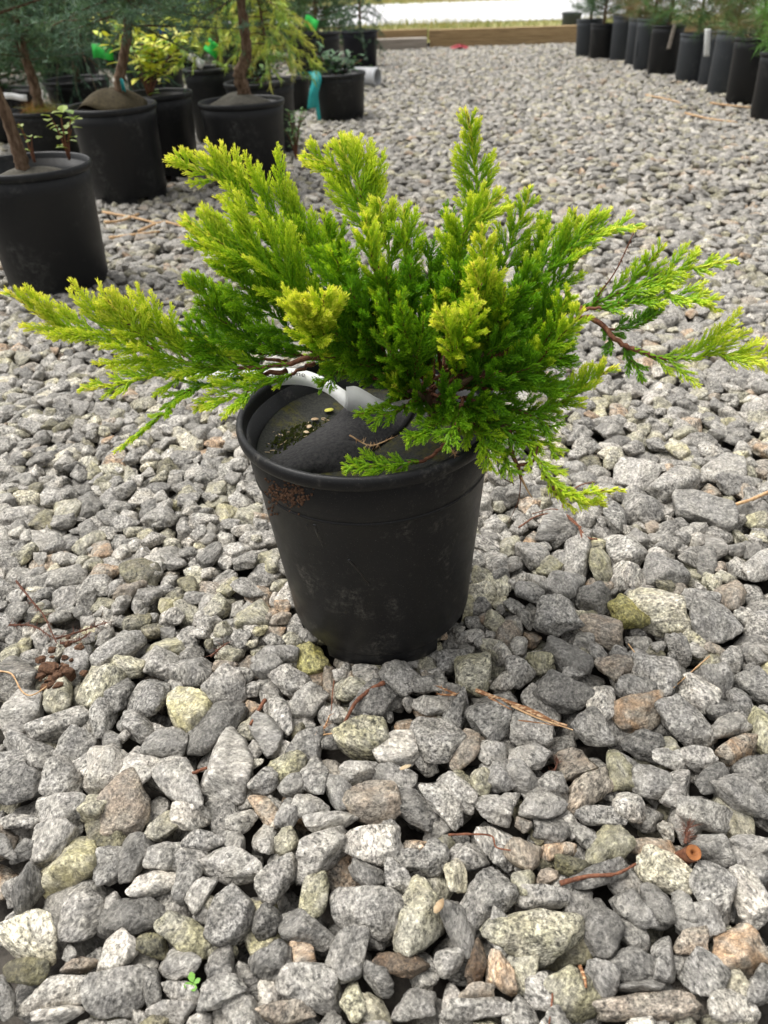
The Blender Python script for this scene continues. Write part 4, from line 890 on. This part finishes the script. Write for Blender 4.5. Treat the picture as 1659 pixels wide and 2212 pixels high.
RL = {'R1': 'grey pot on the grass beyond the timber', 'R2': 'farthest black pot of the right row, at the timber end', 'R3': 'second farthest pot of the right row', 'R4': 'slim dark pot, third from the far end of the right row',
      'R5': 'dark pot, fourth from the far end of the right row', 'R6': 'dark pot, fifth from the far end of the right row', 'R7': 'wide black pot with a drooping grey tag in the right row', 'R8': 'black pot just nearer than the one with grey tag',
      'R9': 'black pot with painted-in sky sheen behind the white tag in the right row', 'R10': 'black pot with painted-in sky sheen carrying the upright white tag', 'R11': 'black pot, second nearest of the right row', 'R12': 'nearest black pot of the right row, cut by the frame edge'}
for k, lab in RL.items(): e, PZ[k], _ = nursery_pot(k, M['potsheen'] if k in ('R1', 'R2', 'R4', 'R6', 'R8', 'R9', 'R10', 'R5') else M['potb'], lab, GPR, .035)

dome('B', PZ['B'][2] + .010, .112, .052, M['mat_brown'], 'brown domed fibre disc bulging out of a black pot', 2)
dome('C', PZ['C'][2] + .004, .120, .030, M['mat_grey'], 'grey felt disc round the thick trunk in the middle pot', 5)
dome('A', PZ['A'][2] - .004, .085, .028, M['mat_grey'], 'grey felt disc at the foot of the leaning trunk, left edge', 8)
def tr(key, pts_):                                # trunk through frame points at its pot's distance
    y = POTS[key]['y']; P = [at_y(a, b, y + d) for a, b, d in pts_]; return P
T_ = tr('A', [(52, 372, 0), (38, 320, 0), (10, 240, .0), (-25, 150, .0), (-40, 40, 0), (-40, -80, 0), (-30, -200, 0)])
conifer('leaning_tree', T_[0], T_, .016, (.55, 1.0), 'blue', 'leaning rough-barked young tree in the nearest left pot', GL, 50, .26, .022, 30, seed=1, w=.0013)
T_ = tr('J', [(85, 232, 0), (70, 170, 0), (45, 95, 0), (30, 20, 0), (30, -60, 0), (40, -160, 0)])
conifer('blue_conifer', T_[0], T_, .022, (.36, .95), 'blue', 'blue-needled young conifer in the pine-straw pot', GL, 84, .30, .026, 34, seed=2, w=.0017)
T_ = tr('B', [(258, 218, 0), (258, 175, 0), (268, 120, 0), (276, 60, 0), (272, 0, 0), (275, -90, 0), (275, -200, 0)])
conifer('dark_conifer', T_[0], T_, .018, (.50, 1.0), 'blue', 'grey-green conifer rising from the brown-domed pot', GL, 95, .34, .021, 36, seed=3, pitch=-.12, w=.0013)
T_ = tr('C', [(532, 218, 0), (525, 190, 0), (518, 160, 0), (532, 120, 0), (528, 60, 0), (520, 0, 0), (522, -90, 0), (520, -220, 0)])
conifer('thick_trunk_tree', T_[0], T_, .0245, (.55, 1.05), 'dark', 'tree with thick knobbly trunk in the grey-felt pot', GL, 70, .30, .020, 32, seed=4, w=.0013)
T_ = tr('F', [(583, 172, 0), (578, 120, 0), (568, 60, 0), (560, 10, 0), (540, -60, 0)])
conifer('golden_weeping_shrub', T_[0], T_, .008, (.34, .74), 'gold', 'golden weeping threadleaf shrub behind the thick trunk', GL, 34, .24, .030, 26, seed=5, sag=.75, pitch=.35, spread=.35, droop=.3, w=.0016, cat='shrub')
T_ = tr('E', [(470, 145, 0), (470, 90, 0), (460, 20, 0), (450, -60, 0)])
conifer('golden_weeping_shrub', T_[0], T_, .007, (.36, .76), 'gold', 'paler golden shrub over the white-labelled pot', GL, 30, .22, .028, 24, seed=6, sag=.7, pitch=.4, spread=.35, droop=.3, w=.0018, cat='shrub')
def up(key, h, dx=0.0): b = PZ[key]; return [(b[0], b[1], b[2]), (b[0] + dx * .4, b[1], b[2] + h * .5), (b[0] + dx, b[1], b[2] + h)]
T_ = up('L', .85, .1); conifer('weeping_conifer', T_[0], T_, .016, (.32, .95), 'weep', 'dark green weeping conifer behind the blue-needled one', GL, 90, .42, .022, 40, seed=7, sag=.9, pitch=.3, spread=.4, droop=.5, w=.0014)
T_ = up('N', .8); conifer('dense_conifer', T_[0], T_, .014, (.22, .9), 'dark', 'dense dark conifer at the left edge of the block', GL, 80, .40, .022, 38, seed=8, w=.0022)
T_ = up('T', .9); conifer('dense_conifer', T_[0], T_, .014, (.26, 1.0), 'dark', 'dark conifer far back at the left, under the frame top', GL, 70, .50, .025, 34, seed=9, w=.0022)
T_ = up('Q', .9); conifer('dense_conifer', T_[0], T_, .014, (.28, 1.0), 'dark', 'dark conifer behind the yellow-leaved shrub', GL, 70, .46, .025, 34, seed=10, w=.0022)
T_ = up('S', .9); conifer('dense_conifer', T_[0], T_, .014, (.30, 1.0), 'dark', 'dark conifer behind the thick trunk, far back', GL, 70, .46, .025, 34, seed=12, w=.0022)
T_ = up('U', .9); conifer('dense_conifer', T_[0], T_, .014, (.22, 1.0), 'dark', 'dark conifer in the farthest left row, middle', GL, 80, .62, .03, 34, seed=13, w=.003)
T_ = up('V', .9); conifer('dense_conifer', T_[0], T_, .014, (.22, 1.0), 'dark', 'dark conifer in the farthest left row, leftmost', GL, 80, .66, .03, 34, seed=14, w=.003)
T_ = up('H', .9, .05); conifer('slim_conifer', T_[0], T_, .014, (.32, 1.0), 'dark', 'slim-stemmed conifer in the large pot behind the glossy plant', GL, 50, .34, .025, 26, seed=15, w=.002)
T_ = up('I', .8, .03); conifer('weeping_conifer', T_[0], T_, .010, (.26, .9), 'weep', 'weeping conifer in the navy pot at the end of the block', GL, 30, .26, .025, 24, seed=16, sag=.8, w=.002)
for i, (bx, by, w_) in enumerate([(-.62, 8.0, 'broad dark evergreen behind the large back pot'), (-1.35, 8.15, 'broad dark evergreen behind the golden shrubs'), (-2.1, 8.3, 'broad dark evergreen behind the brown-domed pot tree'), (-2.9, 8.3, 'broad dark evergreen behind the weeping conifer'), (-3.7, 8.2, 'broad dark evergreen at the far left corner'), (-3.1, 6.6, 'broad dark evergreen left of the back rows'), (-2.75, 5.2, 'broad dark evergreen at the left frame edge, behind')]):
    conifer('broad_evergreen', (bx, by, -.02), [(bx, by, -.02), (bx, by, .5), (bx, by, 1.0)], .02, (.06, 1.0), 'dark', w_, GL, 90, .58, .035, 34, seed=60 + i, w=.0045, pitch=.1)
leafy('yellow_shrub', (PZ['D'][0] - .03, PZ['D'][1] + .0, PZ['D'][2]), .25, .19, 300, .060, .012, [(.72, .74, .08), (.60, .70, .08), (.78, .75, .16), (.26, .44, .07)], 'bright yellow-leaved shrub behind the brown-domed pot', GL, 3, 8)
leafy('green_shrub', PZ['Q'], .28, .26, 260, .07, .016, [(.38, .48, .07), (.18, .32, .06), (.52, .55, .10)], 'yellow-green shrub low in the middle of the left block', GL, 4, 8)
leafy('glossy_shrub', PZ['G'], .13, .13, 170, .06, .011, [(.03, .09, .03), (.05, .13, .04), (.02, .06, .02)], 'glossy dark green shrub in the teal-ribbon pot', GL, 5, 9)
leafy('glossy_shrub', PZ['F'], .12, .13, 60, .045, .010, [(.05, .13, .05), (.14, .26, .06)], 'low green leaves round the golden shrub in its pot', GL, 6, 6)
P = at_z(632, 290, .06); leafy('weed', (POTS['C']['x'] + .165, POTS['C']['y'] + .10, .05), .17, .055, 150, .022, .005, [(.07, .16, .035), (.10, .22, .05)], 'ferny green weed hanging right of the grey-felt pot', 'weeds among the left pots', 7, 7, 'weed')
leafy('weed', (POTS['D']['x'] + .17, POTS['D']['y'] - .16, -.01), .12, .04, 60, .02, .005, [(.05, .12, .03), (.08, .16, .04)], 'small green weed in the gap left of the grey-felt pot', 'weeds among the left pots', 8, 5, 'weed')
leafy('seedling', tuple(at_y(150, 345, POTS['A']['y'] + .03)), .10, .035, 22, .030, .011, [(.30, .40, .07), (.22, .34, .06), (.38, .45, .12)], 'lime seedling growing at the right rim of the nearest left pot', 'weeds among the left pots', 9, 4, 'weed')
leafy('seedling', tuple(at_y(75, 350, POTS['A']['y'] + .05)), .09, .03, 8, .022, .009, [(.30, .40, .07), (.38, .45, .12)], 'tiny seedling beside the leaning trunk in the nearest left pot', 'weeds among the left pots', 10, 2, 'weed')
V, Fc, c = needles([(np.array((math.cos(a) * .07, math.sin(a) * .07, .012)), np.array((math.cos(a + 2) * .07, math.sin(a + 2) * .07, .02))) for a in np.linspace(0, 6, 18)], 26, .05, .001, [(.36, .17, .06), (.45, .22, .08), (.3, .3, .06)], .8, .0, 3)
o = obj('pine_straw', V, Fc, M['needle'], None, False, c); o.location = PZ['J']; setp(o, 'orange pine straw heaped on the soil below the blue conifer', 'pine straw', None, 'stuff')
PINES = ['R2', 'R3', 'R4', 'R5', 'R6', 'R7', 'R8', 'R9', 'R10', 'R11', 'R12']
PLAB = ['potted pine farthest along the right row', 'dark green pine, second farthest of the right row', 'brownish pine, third farthest of the right row', 'brownish pine, fourth farthest of the right row', 'pale brownish pine, fifth farthest of the right row',
        'green pine above the drooping grey tag', 'bushy green pine just nearer than the grey tag', 'green pine behind the white tag', 'pine whose trunk rises by the white tag', 'brown-stemmed pine, second nearest of the right row', 'bright green pine at the right frame edge']
PC = ['dark', 'dark', 'rust', 'rust', 'rust', 'pine', 'pine', 'pine', 'rust', 'pine', 'bright']
for i, k in enumerate(PINES):
    T_ = up(k, .75, random.uniform(-.03, .03)); conifer('potted_pine', T_[0], T_, .011, (.27, .9), PC[i], PLAB[i], GR, 44, .17, .075, 16, seed=30 + i, pitch=.25, spread=.5, w=.0012, subs=5, droop=.1)
def strap(name, pts_, wvec, w, mat, label, cat, group=None):
    P = catmull([np.asarray(p) for p in pts_], 6); W = np.asarray(wvec, float) * w / 2; V = list(P - W) + list(P + W); n = len(P)
    o = obj(name, V, [(i, i + 1, n + i + 1, n + i) for i in range(n - 1)], mat); o.modifiers.new('thick', 'SOLIDIFY').thickness = .001; return setp(o, label, cat, group)
yG = POTS['G']['y']
strap('ribbon', [at_y(648, 158, yG - .10), at_y(676, 156, yG - .10), at_y(684, 172, yG - .13), at_y(678, 200, yG - .14), at_y(674, 234, yG - .13)], (1, 0, .1), .050, M['teal'], 'teal ribbon hanging over the rim of the short pot', 'ribbon', 'ribbons and tapes')
strap('ribbon', [at_y(684, 172, yG - .12), at_y(684, 215, yG - .13), at_y(690, 262, yG - .13)], (1, 0, .1), .020, M['teal'], 'narrow end of teal ribbon trailing to the gravel', 'ribbon', 'ribbons and tapes')
def tape(x, y, Y, w, h, mat, label, rot=0.0, cat='tape'):
    P = at_y(x, y, Y); c, s = math.cos(rot), math.sin(rot); V = []; n = 7
    for i in range(n):
        u = (i / (n - 1) - .5) * w; dv = .05 * h * math.sin(i * 1.1)
        for v in (-.5, .5): V.append((u * c - (v * h + dv) * s, .006 * math.sin(i * .9), u * s + (v * h + dv) * c))
    o = obj('tag', V, [(2 * i, 2 * i + 2, 2 * i + 3, 2 * i + 1) for i in range(n - 1)], mat); o.location = P; o.modifiers.new('thick', 'SOLIDIFY').thickness = .001
    return setp(o, label, cat, 'ribbons and tapes' if cat == 'tape' else 'white plant tags')
tape(222, 112, 3.2, .075, .045, M['lime'], 'bright green flag tape tied left of the yellow shrub', -.1)
tape(672, 50, 5.6, .085, .065, M['lime'], 'bright green tape on the stem above the large back pot', -.4)
tape(460, 105, 3.6, .05, .06, M['lime'], 'small bright green tape among the golden shrubs', .9)
tape(355, 62, 3.4, .05, .03, M['blue'], 'small blue tape among the dark branches', .3)
tape(266, 184, POTS['B']['y'] - .04, .012, .035, M['teal'], 'pale teal tie at the foot of the brown-domed pot trunk', 0)
tape(424, 130, POTS['E']['y'] - .13, .07, .035, M['white'], 'white paper label leaning on the rim behind the thick trunk', -.6, 'plant tag')
tape(34, 209, POTS['J']['y'] - .20, .09, .022, M['white'], 'white plastic tag lying by the pine-straw pot', -.1, 'plant tag')
def uptag(x0, y0, x1, y1, Y, w, mat, label):
    o = strap('tag', [at_y(x0, y0, Y), at_y((x0 + x1) / 2, (y0 + y1) / 2, Y - .008), at_y(x1, y1, Y - .004)], (1, 0, 0), w, mat, label, 'plant tag', 'white plant tags'); return o
uptag(1529, 62, 1526, 122, POTS['R10']['y'] - .118, .033, M['white'], 'upright white plastic tag on the side of a black pot with painted-in sheen')
uptag(1458, 52, 1444, 106, POTS['R7']['y'] - .118, .025, M['timberp'], 'drooping greyish tag on a black pot of the right row')
uptag(1378, 88, 1375, 124, POTS['R4']['y'] - .9, .012, M['potsheen'], 'narrow dark tag dangling before the right row')
tape(1372, 30, 6.9, .09, .10, M['red'], 'small reddish cloth hanging among the far right pines', .2)
tape(1460, 55, POTS['R6']['y'] - .02, .10, .03, M['timberp'], 'pale scrap lying on the soil of a right row pot', .2, 'plant tag')
# white corrugated drain pipe at the end of the left block
pp = at_z(800, 168, .05); pe = empty('drain_pipe', (0, 0, 0), 'white corrugated drain pipe end beside the navy pot', 'pipe')
prof = []
V = []; nn = 40; rp = .058; ax = np.array([-.86, .5, 0]); sx = np.array([.5, .86, 0]); c0 = np.array([pp[0] + .05, pp[1], .05])
for i in range(nn):
    r_ = rp * (1 if i % 2 else .86); P = c0 + ax * (i * .009)
    for k in range(20): a = 2 * math.pi * k / 20; V.append(P + sx * math.cos(a) * r_ + np.array([0, 0, math.sin(a) * r_]))
obj('ribbed_wall', V, [(i * 20 + k, i * 20 + (k + 1) % 20, (i + 1) * 20 + (k + 1) % 20, (i + 1) * 20 + k) for i in range(nn - 1) for k in range(20)], M['pipe'], pe).modifiers.new('thick', 'SOLIDIFY').thickness = .002
P = at_z(990, 100, .02); V = [(P[0] + .09 * math.cos(a) * r_, P[1] - .1 + .05 * math.sin(a) * r_, .012 + .028 * (1 - r_) + .012 * math.sin(a * 3)) for r_ in (.05, .5, 1) for a in np.linspace(0, 6.28, 18, endpoint=False)]
setp(obj('rag', V, [(i * 18 + k, i * 18 + (k + 1) % 18, (i + 1) * 18 + (k + 1) % 18, (i + 1) * 18 + k) for i in range(2) for k in range(18)] + [tuple(range(18))], M['red']), 'crumpled red rag lying at the foot of the timber', 'rag')

# ------------------------------------------------------------------ litter on the gravel
def stick(name, pts_, r0, r1, mat, label, cat='twig', group='twigs and straws on the gravel', z=.012, n=6):
    P = catmull([at_z(x, y, z + (q[0] if q else 0)) for x, y, *q in pts_], 5); c = P.mean(0); V, Fc = tube(P - c, np.linspace(r0, r1, len(P)) * (1 + .12 * np.sin(np.arange(len(P)) * 2.3)), n, True, .15, len(label))
    o = obj(name, V, Fc, mat); o.location = c; return setp(o, label, cat, group)
stick('twig', [(830, 1474), (800, 1490), (770, 1515), (755, 1540), (744, 1562)], .0026, .0016, M['twig'], 'curved reddish-brown twig just in front of the black pot')
bs = empty('bark_strip', (0, 0, 0), 'torn strip of reddish bark lying right of the pot foot', 'bark', 'twigs and straws on the gravel')
for k, (p_, r_) in enumerate([([(1028, 1491), (1100, 1518), (1175, 1550), (1225, 1568)], .0026), ([(1085, 1512), (1150, 1534), (1200, 1560)], .0020), ([(1105, 1525), (1160, 1550), (1238, 1577)], .0014), ([(1055, 1506), (1105, 1533)], .0012), ([(1120, 1556), (1170, 1562), (1215, 1570)], .0007)]):
    P = catmull([at_z(x, y, .014 + .0012 * k) for x, y in p_], 5); V, Fc = tube(P, np.linspace(r_, r_ * .4, len(P)), 5, True, .3, k); obj('splinter', V, Fc, M['splint'] if k != 2 else M['straw'], bs, False)
stick('twig', [(573, 1511), (558, 1535), (541, 1566)], .0022, .0014, M['twig'], 'short red twig left of the curved twig')
stick('twig', [(1210, 1908), (1270, 1893), (1330, 1888), (1374, 1866)], .0022, .0010, M['twig'], 'long brown twig lying left of the cream stone and cut stem')
stick('twig', [(968, 1803), (1020, 1802), (1062, 1806), (1072, 1830), (1108, 1838)], .0011, .0006, M['twig'], 'thin hooked brown twig below the middle of the foreground')
stick('twig', [(1252, 2086), (1262, 2110), (1266, 2134)], .0016, .0010, M['splint'], 'small orange stick in the lower right foreground')
stick('twig', [(1194, 2140), (1191, 2175), (1186, 2212)], .0010, .0006, M['twig'], 'thin brown stick at the bottom edge right of centre')
stick('straw', [(1533, 1417), (1495, 1450), (1454, 1486)], .0009, .0007, M['straw'], 'pale straw lying across stones at the right')
stick('straw', [(1357, 1391), (1378, 1419)], .0008, .0006, M['straw'], 'short pale straw right of the pot')
stick('straw', [(1568, 1096), (1620, 1080), (1662, 1062)], .0022, .0026, M['straw'], 'pinkish tan stick at the right frame edge')
stick('twig', [(415, 1672), (432, 1664), (448, 1658)], .0018, .0014, M['twig'], 'stubby red twig in a dark gap left of centre')
stick('root', [(-6, 1449), (25, 1456), (45, 1490), (62, 1502), (80, 1497), (101, 1482)], .0009, .0007, M['straw'], 'pale curling root thread at the left frame edge', 'root', None, .022)
stick('straw', [(-4, 1441), (30, 1436)], .0012, .0008, M['straw'], 'short yellowish straw at the left frame edge')
stick('twig', [(722, 1470), (718, 1500), (716, 1535)], .0007, .0005, M['twig'], 'thin brown hair-like twig below the pot')
stick('straw', [(690, 1588), (730, 1583)], .0009, .0006, M['straw'], 'pale straw tip left of the yellowish stone')
for i, (p_, w) in enumerate([([(222, 458), (290, 470), (340, 483)], 'thickest orange straw beside the nearest left pot'), ([(236, 514), (280, 508), (345, 500)], 'orange straw nearest the camera beside the left pot'), ([(225, 480), (262, 476), (300, 462)], 'forked orange straw close to the left pot wall'),
                             ([(300, 500), (350, 480), (402, 490)], 'orange straw farthest from the left pot'), ([(1480, 244), (1530, 256), (1592, 264)], 'long orange straw before the nearest right pots'), ([(1534, 222), (1580, 228), (1624, 232)], 'orange straw at the foot of the second nearest right pot'), ([(1395, 205), (1440, 214), (1470, 222)], 'reddish straw before the right row, middle')]):
    stick('straw', p_, .0045, .003, M['straw'], w, 'straw')
def dead_sprig(name, axes, n, nl, mat, label, cat, group=None, z=.014, w=.0006):
    mb = MB()
    for ax_ in axes:
        P = catmull([at_z(x, y, z + (q[0] if q else 0)) for x, y, *q in ax_], 5); V, Fc = tube(P, np.linspace(.0014, .0006, len(P)), 5, True, .1); mb.add(V, Fc); T = np.gradient(P, axis=0); T /= np.linalg.norm(T, axis=1)[:, None]
        for _ in range(n):
            i = random.randrange(len(P)); d = T[i] * .5 + np.array([random.gauss(0, .6) for _ in range(3)]); d /= np.linalg.norm(d); u = np.cross(d, [.4, .2, .9]) * w; q = P[i]; mb.add([q - u, q + u, q + d * nl * random.uniform(.5, 1.1)], [(0, 1, 2)])
    c = np.mean(np.array(mb.V), axis=0); mb.V = [tuple(np.array(v) - c) for v in mb.V]; o = mb.obj(name, mat, None, False); o.location = c; return setp(o, label, cat, group)
GS = 'dead needle sprigs on the gravel'
dead_sprig('dead_sprig', [[(35, 1255, .03), (70, 1300, .025), (95, 1330, .02), (120, 1385, .012)], [(20, 1350), (70, 1352), (105, 1372)], [(120, 1380), (170, 1365), (230, 1345)], [(130, 1390), (165, 1385), (190, 1370)]], 60, .011, M['deadred'], 'dead reddish-brown conifer sprig lying on the left stones', 'dead sprig', GS)
dead_sprig('dead_sprig', [[(985, 1500), (968, 1492), (945, 1482)], [(985, 1500), (960, 1501), (943, 1498)]], 26, .006, M['splint'], 'small orange dead frond right of the pot foot', 'dead sprig', GS, .016)
dead_sprig('dead_sprig', [[(1260, 1170), (1245, 1130), (1200, 1100), (1150, 1110)], [(1220, 1075), (1250, 1050), (1285, 1040)], [(1255, 1140), (1230, 1120), (1215, 1090), (1240, 1070)], [(1120, 1140), (1160, 1115), (1210, 1105)], [(1290, 1165), (1268, 1160), (1245, 1130)]], 16, .007, M['twig'], 'tangle of brown roots and needles on stones right of the pot', 'roots', None)
dead_sprig('dead_sprig', [[(455, 1418), (470, 1405), (488, 1390)]], 26, .012, M['deadred'], 'tuft of dead brown needles left of the pot foot', 'dead sprig', GS)
dead_sprig('dead_sprig', [[(1190, 1680), (1200, 1660), (1205, 1640)]], 30, .012, M['deadred'], 'tuft of dead needles in a gap right of centre', 'dead sprig', GS, .0)
dead_sprig('dead_sprig', [[(680, 1588), (700, 1572), (712, 1545)]], 24, .008, M['splint'], 'withered olive frond left of the yellowish stone', 'dead sprig', GS)
st = empty('cut_stem', tuple(at_z(1478, 1852, 0)), 'cut brown stem stub with fresh orange top among right stones', 'stem')
dn = np.array([.0, -.35, .94]); sxx = np.array([1, 0, 0]); syy = np.cross(dn, sxx)
V = [dn * (-.012 + .036 * i / 6) + (sxx * math.cos(a) + syy * math.sin(a)) * .0064 * (1 + .04 * math.sin(a * 4 + i)) for i in range(7) for a in np.linspace(0, 6.283, 16, endpoint=False)]
obj('bark', V, [(i * 16 + k, i * 16 + (k + 1) % 16, (i + 1) * 16 + (k + 1) % 16, (i + 1) * 16 + k) for i in range(6) for k in range(16)], M['twig'], st)
V = [dn * (.0241 - (.003 if j == 0 else .0)) + (sxx * math.cos(a) + syy * math.sin(a)) * .0062 * (.02, .55, 1)[j] for j in range(3) for a in np.linspace(0, 6.283, 16, endpoint=False)]
obj('cut_face', V, [(i * 16 + k, i * 16 + (k + 1) % 16, (i + 1) * 16 + (k + 1) % 16, (i + 1) * 16 + k) for i in range(2) for k in range(16)] + [tuple(range(16))], M['cutwood'], st)
dead_sprig('dead_sprig', [[(1480, 1822, .01), (1484, 1800, .012), (1486, 1785, .014)]], 70, .013, M['deadred'], 'brush of dead red needles behind the cut stem', 'dead sprig', GS)
cl = empty('soil_clod', tuple(at_z(125, 1440, .012)), 'crumbly brown soil clod beside the dead sprig on the left', 'soil')
for k in range(42):
    s = random.uniform(.0015, .0065) * (1.5 if k < 6 else 1); c = np.array([random.gauss(0, .010), random.gauss(0, .018), random.uniform(-.006, .006)]); V = SHAPES[k][:] * np.array([s, s * .9, s * .7]) + c; obj('crumb', V, ICO_F, M['clod'], cl)
def sprout(x, y, n, s, label):
    P = at_z(x, y, .012); e = empty('seedling', tuple(P), label, 'weed', 'seedlings in the gravel'); V, Fc = tube([(0, 0, -.014), (.001, 0, 0)], .0007, 5); obj('stem', V, Fc, M['moss'], e)
    for k in range(n):
        a = 6.28 * k / n + .4; d = np.array([math.cos(a), math.sin(a), .25]); t = np.array([-math.sin(a), math.cos(a), 0]); L = s * random.uniform(.8, 1.1)
        V = [d * L * u + t * L * v for u, v in ((0.05, 0), (.35, .28), (.7, .36), (1, .1), (1, -.1), (.7, -.36), (.35, -.28))]
        obj('leaf', V, [(0, 1, 2, 3, 4, 5, 6)], M['sprout'], e)
M['sprout'] = mat_simple('seedling_leaf', [(.3, (.10, .24, .03)), (.7, (.16, .34, .05))], 200, .5, .2)
sprout(417, 2124, 4, .0068, 'tiny green four-leaved seedling at the bottom left'); sprout(14, 1703, 3, .007, 'tiny green seedling at the left frame edge')
scrap(948, 1958, .020, .007, M['petal'], 'leaf_scrap', 'small brown scrap of dead leaf on the tall pale stone', 'leaf', 1.0, None, .45)
scrap(875, 1658, .018, .006, M['petal'], 'leaf_scrap', 'little dry leaf tip on a white stone below the pot', 'leaf', .4, None, .35)
